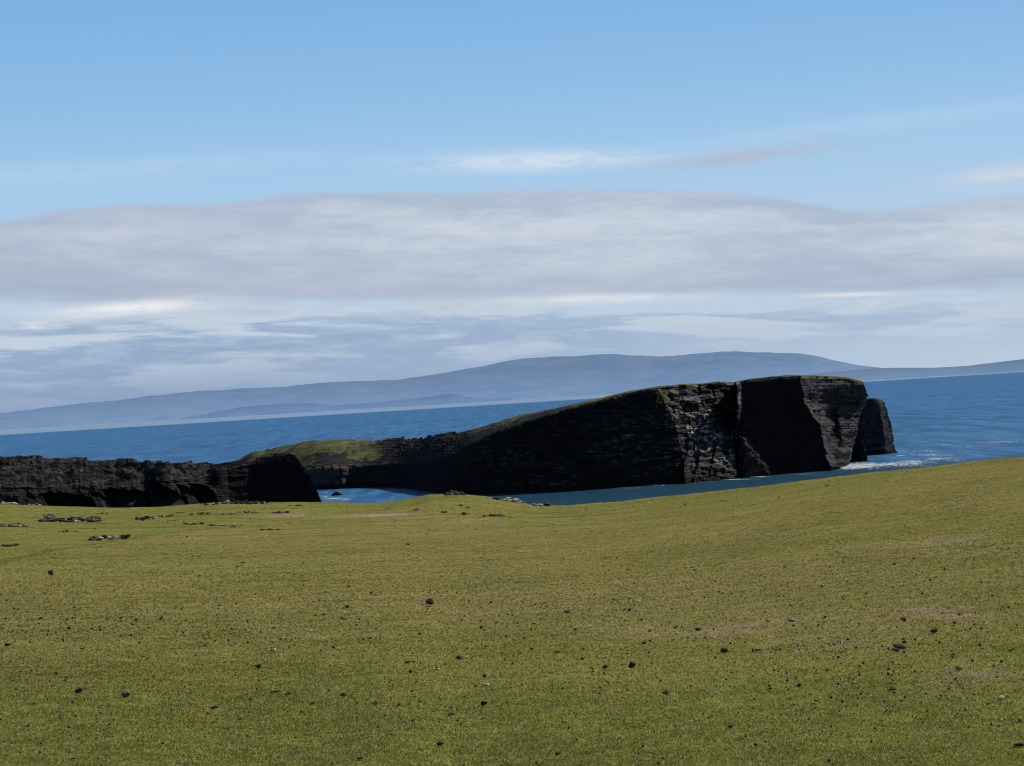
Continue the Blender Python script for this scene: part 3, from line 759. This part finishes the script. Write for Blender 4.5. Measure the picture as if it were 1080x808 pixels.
# facets of the main face
cx = ipl(py, CORNER); gx = ipl(py, GULLY) + 2.5 * fbm(py / 9, py * 0, 93, 3)
cx = cx + 2.0 * fbm(py / 8, py * 0, 92, 3) + 1.2 * fbm(py / 2.5, py * 0, 94, 2)
big = sstep(495, 560, px)
dz = np.zeros_like(px)
dz += np.where(px > cx, (px - cx) * (0.80 + 2.0 * np.clip(1 - tt, 0, 1) ** 1.5), 0)
fx = 779 + 2.2 * fbm(py / 10, py * 0, 95, 3)
plane = (px > fx + 2.2) & (px <= cx)
dz += np.where(plane, 5.5 * (cx - px) / np.maximum(cx - fx - 2.2, 1), 0)
dz += np.where((px > fx - 2.2) & (px <= fx + 2.2), (px - fx + 2.2) / 4.4 * 5.5, 0)
below = sstep(432, 462, py + 8 * fbm(py / 6, px / 6, 121, 3))
dz += 7.0 * np.exp(-((px - fx) / 3.2) ** 2) * below + 3.0 * np.exp(-((px - fx + 3) / 2.5) ** 2) * sstep(-.1, .3, fbm(py / 7, py * 0, 122, 2))
tri = py - (453 + (px - 781) * 1.27) + 5 * fbm(px / 10, py / 10, 96, 4); intri = (px > 779) & (tri > 0)
dz += np.where(intri & (px < 822), -np.clip((tri * .55 + 3.0 * fbm(px / 5, py / 4, 91, 4)) * sstep(0, 6, tri), 0, 5.5), 0)
mid = (px > gx) & (px <= fx - 2.2)
wq = px - gx + 0.35 * (py - 450) + 3.5 * fbm(px / 14, py / 16, 51, 3)
tooth = (wq / 15.0) % 1.0
zq = (-py) * (907.0 / F) + 0.10 * (px - 740) * .39
bq = zq / 2.7 + .8 * fbm(px / 22, py / 40, 53, 3) + .25 * fbm(px / 5, py / 9, 54, 2); bf = bq - np.floor(bq)
lean = (np.floor(bq) + sstep(.45, 1.0, bf)) * 2.1; lean = lean - lean[:, 600].min() * 0 - np.where(mid, lean, 1e9).min()
rgt = np.clip((px - gx) / np.maximum(776.5 - gx, 1), 0, 1)
dz += np.where(mid, 3.5 * sstep(0, 9, px - gx) + 3.2 * tooth * sstep(1.0, .85, tooth) * sstep(-.3, .2, fbm(px / 12, py / 6, 52, 2)) + lean * .95 - 13 + 0 * rgt, 0)
clm = sstep(372, 362, px + 3 * fbm(px / 5, py / 8, 97, 3))
clm0 = clm; clm = clm * sstep(1.0, .85, tt)
dz += clm * (px > 250) * (-4.2 + 2.6 * (((px + 2.5 * fbm(py / 7, px / 20, 98, 3)) / 9.0) % 1.0))
pk = np.exp(-(((px - 877 - .10 * (py - 452)) / 7.0) ** 4 + ((py - 452) / 22.0) ** 4))
dz += 9.0 * pk * (px > cx) * sstep(0, 5, px - cx)
dz += np.where(px > cx, 3.0 * fbm(px / 9, py / 11, 61, 4) * sstep(0, 4, px - cx), 0)
dz += np.where((px < 700), 1.6 * (1 - np.abs(fbm(px / 34 + py / 90, py / 140, 62, 3)) * 2) * sstep(470, 520, px) - .8, 0)
dz += 5.0 * fbm(px / 46, py / 110, 6, 3) * sstep(781, 760, px) * (0.3 + 0.7 * sstep(600, 470, px))
dz += 2.2 * fbm(px / 15, py / 24, 9, 3) * sstep(cx - 2, cx + 6, px)
flat = np.where(plane & (~intri), 0.30, 1.0)
P = at(px, py, D + dz)
uW = P[..., 0]; zW = P[..., 2]
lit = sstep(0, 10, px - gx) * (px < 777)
st = strata(uW, zW, 3, 1.25, 0.85, -0.03) * flat * (1 + 0.9 * lit) + 0.6 * fbm(uW / 3, zW / 2.2, 4, 4) * flat
st += 1.4 * np.maximum(0, fbm(uW / 5.5, zW / 14, 14, 3)) * flat
st *= np.clip(1.02 - np.clip(tt - .93, 0, 1) * 6, .5, 1)
P[..., :2] -= away(P) * st[..., None]
side = sstep(1, 7, px - cx)
ys_ = P[..., 1]
P[..., 0] += side * (3.2 * fbm(ys_ / 16, zW / 9, 101, 4) + 1.4 * fbm(ys_ / 4, zW / 3, 102, 4) + .8 * strata(ys_, zW, 103, 1.6, .9)) * np.clip((1 - tt) * 8, .25, 1)
# top: edge back to ridge, then over and down the far side
ridge = ipl(S, RIDGE); sr = ipl(S, SETR); U = np.linspace(0, 1, NT)[1:][:, None]
De = (D + dz)[-1]
pe = at(px[-1], edge, De); pr = at(px[-1], ridge, De + sr)
Tp = pe[None] * (1 - U[..., None]) + pr[None] * U[..., None]
hump = np.sin(np.pi * U) * 1.2 * sstep(640, 500, S)[None] + np.sin(np.pi * U) * .3
nz = fbm(Tp[..., 0] / 9, Tp[..., 1] / 14, 2, 4)
rocky = sstep(378, 425, S) * sstep(505, 480, S)
rocky = rocky[None] * np.ones_like(Tp[..., 0])
lowr = sstep(0.55, 0.25, U + 0.25 * nz) * sstep(410, 380, S)[None] * sstep(330, 345, S)[None] * .0
Tp[..., 2] += hump + 0.55 * nz * np.sin(np.pi * U) + (rocky + .35 * (1 - rocky) * sstep(470, 440, S)[None]) * (2.6 * fbm((Tp[..., 0] + .8 * Tp[..., 1]) / 26, (Tp[..., 1] - .8 * Tp[..., 0]) / 6.0, 6, 4) + 1.0 * fbm(Tp[..., 0] / 4.5, Tp[..., 1] / 4.5, 16, 3)) * (0.5 + 0.5 * np.sin(np.pi * U))
qz = Tp[..., 2] / 1.3 + 1.0 * fbm(Tp[..., 0] / 14, Tp[..., 1] / 24, 132, 4); fz = qz - np.floor(qz)
Tp[..., 2] += rocky * 1.0 * (sstep(.5, .95, fz) - fz) * np.sin(np.pi * np.clip(U * .95, 0, 1))
bump_r = 0.9 * np.maximum(0, fbm(S / 5.0, S * 0 + 3, 1, 3))[None] * sstep(0.85, 1, U)
Tp[..., 2] += bump_r * (0.35 + 0.9 * sstep(372, 395, S) * sstep(560, 520, S))[None]
Bk = []
last = Tp[-1]
aw = away(last)
for j, (dd, zf) in enumerate([(6, .97), (18, .88), (34, .70), (48, .45), (58, .15), (62, -.1)]):
    q = last.copy(); q[:, :2] += aw * dd * (0.35 + .65 * sstep(912, 860, S))[:, None]; q[:, 2] = last[:, 2] * zf + (j < 5) * 1.2 * fbm(q[:, 0] / 8, q[:, 1] / 8, 3, 3); Bk.append(q)
ALL = np.concatenate([P, Tp, np.array(Bk)], 0)
# close the right-hand end by turning the last columns back behind the headland
extra = []
lastc = ALL[:, -1]
for dd, sx in ((10, -1.5), (24, -5), (40, -12)):
    q = lastc.copy(); lim = np.linspace(1, .25, len(q)); q[:, 1] += dd * lim; q[:, 0] += sx; extra.append(q)
ALL = np.concatenate([ALL, np.stack(extra, 1)], 1)
nr, nc = ALL.shape[:2]
grass = np.zeros((nr, nc)); guano_lit = np.zeros((nr, nc))
top_g = (1 - 0.72 * rocky) * (0.75 + 0.5 * nz) - 1.1 * np.maximum(0, fbm(Tp[..., 0] / 14, Tp[..., 1] / 7, 44, 4)) * (.45 + .55 * sstep(440, 480, S))[None]
top_g *= (1 - 0.9 * sstep(.34, .10, U + .30 * nz) * sstep(325, 350, S)[None] * sstep(460, 430, S)[None])
streak = fbm((Tp[..., 0] + 1.1 * Tp[..., 1]) / 30, (Tp[..., 1] - Tp[..., 0] * .9) / 4, 46, 4)
top_g -= sstep(455, 480, S)[None] * sstep(640, 600, S)[None] * (np.maximum(0, streak + .15) * 1.2 + .35 * sstep(.5, .1, U))
Tp[..., 2] += sstep(455, 480, S)[None] * sstep(640, 600, S)[None] * streak * 1.0 * np.sin(np.pi * U)
grass[NF:NF + NT - 1, :nS] = top_g; grass[NF + NT - 1:, :nS] = 0.4
grass[NF - 4:NF, :nS] = 0.55 * (1 - rocky[0])[None]
slopeg = sstep(.86, 1.0, tt + .2 * fbm(px / 10, py / 6, 88, 3)) * sstep(475, 510, px) * sstep(620, 540, px) * 0.42
slopeg += sstep(.60, .95, tt) * (px > 250) * sstep(345, 305, px) * 0.5
slopeg += 0.50 * sstep(0.55, 0.9, tt) * (px > 692) * (px < 716) 
slopeg += 0.45 * sstep(0.2, 0.7, tt) * (px > cx) * .6 * sstep(-.2, .3, fbm(px / 9, py / 12, 3, 3))
grass[:NF, :nS] = np.maximum(grass[:NF, :nS], slopeg)
gz = np.exp(-(((px - 735) / 25) ** 2 + ((py - 450 - (px - 735) * .25) / 26) ** 2)) * 1.2 * (px > gx - 3)
gz += 0.55 * np.exp(-(((px - 755) / 26) ** 2 + ((py - 476) / 14) ** 2))
gz += 0.22 * np.exp(-(((px - 660) / 36) ** 2 + ((py - 462) / 20) ** 2))
gz += 0.16 * np.exp(-(((px - 545) / 45) ** 2 + ((py - 482) / 14) ** 2))
gz += 0.7 * np.exp(-(((px - 897) / 5) ** 2 + ((py - 462) / 16) ** 2)) + .6 * np.exp(-(((px - 780) / 3) ** 2 + ((py - 430) / 22) ** 2)) + .4 * np.exp(-(((px - 772) / 12) ** 2 + ((py - 500) / 3) ** 2))  # sunlight on the fissure rib and right-end slabs painted pale here too
ledge = sstep(-.1, .5, st + 0.3 * fbm(uW / 4, zW / 1.2, 8, 3))
guano_lit[:NF, :nS] = np.clip(gz * ledge * 1.2, 0, 1)
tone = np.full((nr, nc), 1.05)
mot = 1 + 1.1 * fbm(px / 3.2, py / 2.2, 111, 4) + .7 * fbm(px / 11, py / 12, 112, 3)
tone[:NF, :nS] = 0.50 + .9 * clm + 1.15 * (px > cx) * mot + .75 * lit * mot + .30 * intri * (px < 822) * mot + .35 * (px > fx - 2.2) * (px <= fx + 2.2) * mot + .8 * sstep(425, 385, px) * np.clip(fbm(px / 14, py / 9, 71, 3) + .6, 0, 1) + .25 * sstep(455, 480, px) * np.maximum(0, fbm(px / 25, py / 7, 72, 3)) * (px < gx) + (px < gx) * sstep(440, 500, px) * 2.6 * sstep(.22, .50, fbm(px / 11, (py + .03 * px) / 1.25, 74, 3)) * np.clip(.15 + 1.5 * fbm(px / 45, py / 16, 75, 2) + .9 * np.exp(-(((px - 665) / 45) ** 2 + ((py - 465) / 18) ** 2)), 0, 1)  # sun and shade painted in: shaded front darker, lit right end and gully lighter
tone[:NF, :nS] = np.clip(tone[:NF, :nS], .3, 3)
finish_sheet('headland', ALL, nc, grass, guano_lit, tone, 'long dark cliff headland rising to a blunt end, thin green turf on top', 'headland')

# --- a rock pinnacle off the right-hand end: ring-lofted
def rockmass(name, cx_, cy_, prof, label, cat, seed, n=220, rows=90, kind=None, aspect=1.0, amp=1.0, boxy=0.72, yaw=0.0):
    """prof: (z, left, right) half widths from the axis, metres; depth = width*aspect"""
    p = np.array(prof, float); zs = np.linspace(p[0, 0], p[-1, 0], rows)
    L = np.interp(zs, p[:, 0], p[:, 1]); R = np.interp(zs, p[:, 0], p[:, 2])
    th = np.linspace(0, 2 * np.pi, n + 1)[:-1]; c, s = np.cos(th), np.sin(th)
    q = boxy
    cc = np.sign(c) * np.abs(c) ** q; ss = np.sign(s) * np.abs(s) ** q
    mid = (R + L) / 2; hw = (R - L) / 2
    X = mid[:, None] + hw[:, None] * cc[None]; Yy = hw[:, None] * aspect * ss[None]; Zz = np.repeat(zs[:, None], n, 1)
    k = .55 * strata(th[None] * 9 + seed, Zz, seed, 1.6, .7 * amp) + .8 * amp * fbm(X / 5 + seed, Yy / 5, Zz / 4, 4) + .7 * amp * fbm(X / 2.5, Yy / 2.5, Zz / 2.5, 4) + 1.4 * amp * fbm(c[None] * 2 + 5, s[None] * 2, Zz / 14, 3)
    nx, ny = c[None], s[None]; taper = np.clip((zs[-1] - zs) / 2.5, 0, 1)[:, None]
    X = X + nx * k * taper; Yy = Yy + ny * k * taper
    cyw, syw = math.cos(yaw), math.sin(yaw); V = np.stack([X * cyw - Yy * syw, X * syw + Yy * cyw, Zz], -1)
    cap = V[-1].mean(0); V = np.concatenate([V.reshape(-1, 3), [cap]], 0)
    f4 = grid_faces(rows, n, wrap=True)
    tri = np.concatenate([f4[:, [0, 1, 2]], f4[:, [0, 2, 3]]], 0)
    b = (rows - 1) * n; ii = np.arange(n); t3 = np.stack([b + ii, b + (ii + 1) % n, np.full(n, len(V) - 1)], -1)
    o = mesh_np(name, V, np.concatenate([tri, t3], 0), ROCK, {'grass': np.zeros(len(V)), 'guano_lit': np.full(len(V), .0), 'tone': np.clip(1.25 + 1.5 * fbm(V[:, 0] / 2.2, V[:, 1] / 2.2, V[:, 2] / 1.5, 4), .4, 2.6)}, smooth=False)
    o.location = (cx_, cy_, 0); return tag(o, label, cat, kind=kind)
dS = float(sea_d(925, 480)); pc = at(925, 480, dS + 12)
mpp = dS / F
def zat(px, py, d): return float(at(px, py, d)[2])
prof = []
for py_, l_, r_ in [(486, 893, 948), (479, 895, 946.5), (470, 898, 944.5), (455, 900, 942.5), (440, 903, 939.5), (430, 905, 937), (425, 907, 935), (421.5, 911, 931), (419.8, 916, 926)]:
    prof.append((zat(925, py_, dS + 6), (l_ - 925) * mpp * .80, (r_ - 925) * mpp * .80))
rockmass('sea_stack', pc[0], pc[1], prof, 'steep dark sea stack standing off the right end of the headland', 'sea stack', 12, aspect=.8, amp=1.0, yaw=-0.66, boxy=.34)
# low skerries in the cove
for px_, py_, wpx, hpx, lab, sd in [(355.5, 522.5, 13, 3.6, 'low black skerry breaking the water at the mouth of the cove', 5), (382, 513.5, 9, 3.0, 'brown skerry at the foot of the cliff at the back of the cove', 9), (770, 504.5, 20, 3.0, 'reddish low ledge of rock at the waterline below the cliff fissure', 15)]:
    d = float(sea_d(px_, py_)); c_ = at(px_, py_, d); h = hpx / F * d; w_ = wpx / F * d / 2
    rockmass('skerry', c_[0], c_[1], [(-1.5, -w_ * 1.1, w_ * 1.1), (0, -w_, w_), (h * .5, -w_ * .8, w_ * .65), (h, -w_ * .35, w_ * .2)], lab, 'skerry', sd, n=70, rows=26, aspect=.6, amp=.35)

# --- the dark ledged coast on the left with its rounded bluff
TOPL = [(-120, 477), (-60, 478), (-20, 479), (0, 480), (30, 480.5), (60, 483), (85, 482.5), (110, 485), (150, 486), (190, 488.5), (215, 489), (235, 490.5), (247, 488), (262, 484), (278, 481.6), (292, 479.8), (303, 481), (311, 483.5), (320, 493.5), (328, 506), (334, 519), (340, 534), (350, 550)]
DB_ = [(-120, 770), (0, 775), (60, 780), (120, 786), (180, 796), (215, 812), (240, 835), (270, 842), (310, 843), (345, 838)]
EDL0 = [(-120, 512), (0, 513), (40, 516), (90, 512), (130, 514), (160, 508), (190, 506), (215, 504), (232, 498), (245, 494), (262, 490), (292, 485), (311, 488), (320, 497), (328, 509), (334, 521), (340, 536), (350, 552)]
STL0 = [(-120, 60), (0, 55), (150, 48), (215, 36), (240, 12), (300, 7), (340, 3)]
S2 = np.linspace(-120, 345, 1000); n2 = len(S2)
d0 = ipl(S2, DB_) - 9 * sstep(262, 345, S2); topy = ipl(S2, TOPL); edy = ipl(S2, EDL0); stb = ipl(S2, STL0)
ste = 5 + 16 * sstep(238, 215, S2)
topy = topy + (1.5 * fbm(S2 / 9, S2 * 0, 12, 2) + 1.3 * fbm(S2 / 2.6, S2 * 0, 13, 3)) * sstep(240, 262, S2)
topy = topy - 1.1 * np.maximum(0, fbm(S2 / 7, S2 * 0, 1, 4) + .1) * sstep(240, 225, S2) * 1.8
pe = at(S2, edy, d0 + ste); pt = at(S2, topy, d0 + stb)
pe[:, 2] = np.maximum(pe[:, 2], -2.5); pt[:, 2] = np.maximum(pt[:, 2], -2.2)
pb = at(S2, edy, d0); pb[:, 2] = -3
A = np.linspace(0, 1, 90)[:, None, None]; B = np.linspace(0, 1, 80)[1:][:, None, None]
lower = pb[None] * (1 - A) + pe[None] * A
upper = pe[None] * (1 - B) + pt[None] * B
up_ = upper.copy(); upper[..., 2] += (np.sin(np.pi * B[..., 0]) * 1.6)
zl = lower[..., 2]; sl = S2[None] + 0 * zl; ll = fbm(S2[None] / 9, zl / 3, 35, 3)
lb = 2.0 * fbm(sl / 60, zl / 12, 3, 3) + 1.5 * fbm(sl / 14, zl / 4, 34, 4) + 1.3 * fbm(sl / 5, zl / 1.6, 36, 4)
lb = lb + sstep(240, 262, S2)[None] * (3.2 * fbm(sl / 24, zl / 11, 37, 3) + 1.6 * fbm(sl / 8, zl / 5, 38, 3))
pyl = np.array(edy)[None] + (zl[-1:] - zl) / d0[None] * F * 1.0      # about where each point stands in the beds
for a0, a1, t0, t1, dp in ((44, 91, 520, 521, 9), (104, 112, 522, 523, 5), (110, 152, 516, 516.5, 10), (151, 190, 502, 520, 9), (190, 206, 511, 517, 7), (204, 222, 510, 513, 7)):
    tl = t0 + (t1 - t0) * np.clip((S2 - a0) / (a1 - a0), 0, 1) + 1.3 * fbm(S2 / 7, S2 * 0, a0, 3) + 3 * sstep(a1 - 5, a1, S2)
    sw = S2[None] - .45 * (pyl - 522) + 1.4 * ll
    lb = lb - dp * sstep(a0 - 1.5, a0 + 2, sw) * sstep(a1 + 4, a1, sw) * sstep(-.3, 1.0, pyl - tl[None])
fade = sstep(250, 225, S2)[None] + .25
off = lb * (fade * .8 + .2) + 1.2 * strata(lower[..., 0], lower[..., 2], 31, 1.0, .9, .05) + .8 * fbm(lower[..., 0] / 4, lower[..., 2] / 4, 2, 4)
lower[..., :2] -= away(lower) * off[..., None]
kk = (1 - sstep(0, .8, B[..., 0]))
kw = np.hanning(61); kw /= kw.sum(); lbs = np.convolve(np.pad(lb[-1], 30, 'edge'), kw, 'valid')
offu = (lbs[None] * (1 - np.exp(-6 * B[..., 0])) + lb[-1][None] * np.exp(-6 * B[..., 0])) * (fade * .8 + .2) * kk
upper[..., :2] -= away(upper) * offu[..., None]
led = fade * (2.2 * (.45 - np.abs(fbm(upper[..., 0] / 24, upper[..., 1] / 5.0, 41, 4)) * 1.8) + 1.8 * fbm(upper[..., 0] / 12, upper[..., 1] / 2.6, 5, 5) + 1.0 * fbm(upper[..., 0] / 3.0, upper[..., 1] / 2.0, 15, 3))
bed = 1.5; qz = upper[..., 2] / bed + .9 * fbm(upper[..., 0] / 16, upper[..., 1] / 30, 131, 4)
fz = qz - np.floor(qz); upper[..., 2] += fade * .8 * bed * (sstep(.5, .95, fz) - fz) * sstep(0, .1, B[..., 0])
upper[..., 2] += led * .75 * (0.25 + .75 * sstep(0, .3, B[..., 0])) * (1 - 0.72 * sstep(.75, 1, B[..., 0]))
lastr = upper[-1]; aw = away(lastr); Bk = []
for j, (dd, zf) in enumerate([(8, .96), (24, .8), (40, .5), (50, .1), (54, -.1)]):
    q = lastr.copy(); q[:, :2] += aw * dd; q[:, 2] = lastr[:, 2] * zf - .3; Bk.append(q)
ALL = np.concatenate([lower, upper, np.array(Bk)], 0)
nr, nc = ALL.shape[:2]; z0 = np.zeros((nr, nc)); gg = z0.copy(); gu = z0.copy()
gg[90:90 + 79] = 0.22 * sstep(240, 220, S2)[None] + .1
gu[90:90 + 79] = .10
gg[:90] += .9 * np.exp(-(((S2[None] - 256) / 5) ** 2 + ((pyl - 521) / 2.5) ** 2))
gg[:90] += .5 * np.exp(-(((S2[None] - 178) / 3) ** 2 + ((pyl - 517) / 3) ** 2))
tone = np.full((nr, nc), 1.0); tone[:90] = 0.52 + .2 * sstep(240, 225, S2)[None]; tone[90:, :] = (1.0 + .55 * fbm(ALL[90:, :, 0] / 12, ALL[90:, :, 2] / 2.0, 73, 4)) * (0.52 + .28 * sstep(240, 225, S2))[None]
finish_sheet('rocky_coast', ALL, nc, gg, gu, tone, 'low black ledged rocky shore on the left ending in a rounded bluff', 'rocky coast')

# ------------------------------------------------------------------ far land across the sound
def far_land(name, ridge, D0, DR, mat, label, seed, amp, kind='structure', ncol=900):
    S = np.linspace(ridge[0][0], ridge[-1][0], ncol)
    ry = ipl(S, ridge); kern = 6; ry = np.convolve(np.pad(ry, kern, 'edge'), np.ones(2 * kern + 1) / (2 * kern + 1), 'valid')
    v = at(S, ry, DR); t = v[:, 0] / v[:, 1]; zr = np.maximum(v[:, 2], 2)
    R = 60; u = np.linspace(0, 1, R)[:, None]
    D = D0 + (DR - D0) * u + 260 * fbm(S / 60, S * 0, seed, 3)[None] * (1 - u)
    prof = 0.10 * sstep(0, 0.05, u) + 0.90 * np.clip(u, 0, 1) ** 1.25
    X = t[None] / np.sqrt(1 + t[None] ** 2) * D; Y = 1 / np.sqrt(1 + t[None] ** 2) * D
    Z = zr[None] * prof - 6 * (u < .001)
    Z = Z + amp * fbm(X / 900, Y / 900, seed, 5) * np.sin(np.pi * np.clip(u, 0, 1)) * (zr[None] / zr.max()) + amp * .05 * fbm(X / 90, Y / 90, seed, 3) * u
    bk = [np.stack([X[-1] * f, Y[-1] * f, zr * g_], -1) for f, g_ in ((1.02, .97), (1.06, .7), (1.12, .2), (1.14, -.1))]
    P = np.concatenate([np.stack([X, Y, Z], -1), np.array(bk)], 0)
    return tag(mesh_np(name, P.reshape(-1, 3), grid_faces(P.shape[0], ncol)[:, ::-1], mat), label, 'hills', kind=kind)
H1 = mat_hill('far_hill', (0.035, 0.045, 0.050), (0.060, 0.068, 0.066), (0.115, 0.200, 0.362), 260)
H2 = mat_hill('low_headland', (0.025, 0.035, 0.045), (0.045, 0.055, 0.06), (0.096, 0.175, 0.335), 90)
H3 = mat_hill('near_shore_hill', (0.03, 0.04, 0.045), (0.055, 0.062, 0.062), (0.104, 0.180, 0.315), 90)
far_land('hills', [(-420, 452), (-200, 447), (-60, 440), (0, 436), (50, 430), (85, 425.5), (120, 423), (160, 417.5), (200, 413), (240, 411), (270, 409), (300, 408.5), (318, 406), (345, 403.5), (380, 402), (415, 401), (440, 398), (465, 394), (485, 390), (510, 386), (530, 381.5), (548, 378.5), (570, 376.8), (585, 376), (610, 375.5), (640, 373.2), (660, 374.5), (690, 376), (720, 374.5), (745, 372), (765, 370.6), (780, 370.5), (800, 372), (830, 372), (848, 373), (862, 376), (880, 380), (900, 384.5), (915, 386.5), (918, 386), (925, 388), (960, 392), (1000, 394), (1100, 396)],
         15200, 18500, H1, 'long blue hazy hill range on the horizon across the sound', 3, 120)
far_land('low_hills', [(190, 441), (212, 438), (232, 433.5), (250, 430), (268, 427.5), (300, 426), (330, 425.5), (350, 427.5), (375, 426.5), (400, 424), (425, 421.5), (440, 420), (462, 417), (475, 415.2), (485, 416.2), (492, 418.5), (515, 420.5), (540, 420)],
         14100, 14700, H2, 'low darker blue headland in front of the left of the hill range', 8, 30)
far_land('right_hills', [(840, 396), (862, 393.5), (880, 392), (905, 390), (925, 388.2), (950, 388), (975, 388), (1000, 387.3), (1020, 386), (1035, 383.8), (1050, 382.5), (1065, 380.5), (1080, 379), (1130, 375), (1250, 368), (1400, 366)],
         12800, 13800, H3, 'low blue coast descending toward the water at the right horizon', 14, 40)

sc = bpy.context.scene
sc.cycles.pixel_filter_type = 'BLACKMAN_HARRIS'; sc.cycles.filter_width = 1.05
sc.view_settings.view_transform = 'Standard'; sc.view_settings.look = 'None'; sc.view_settings.exposure = 0
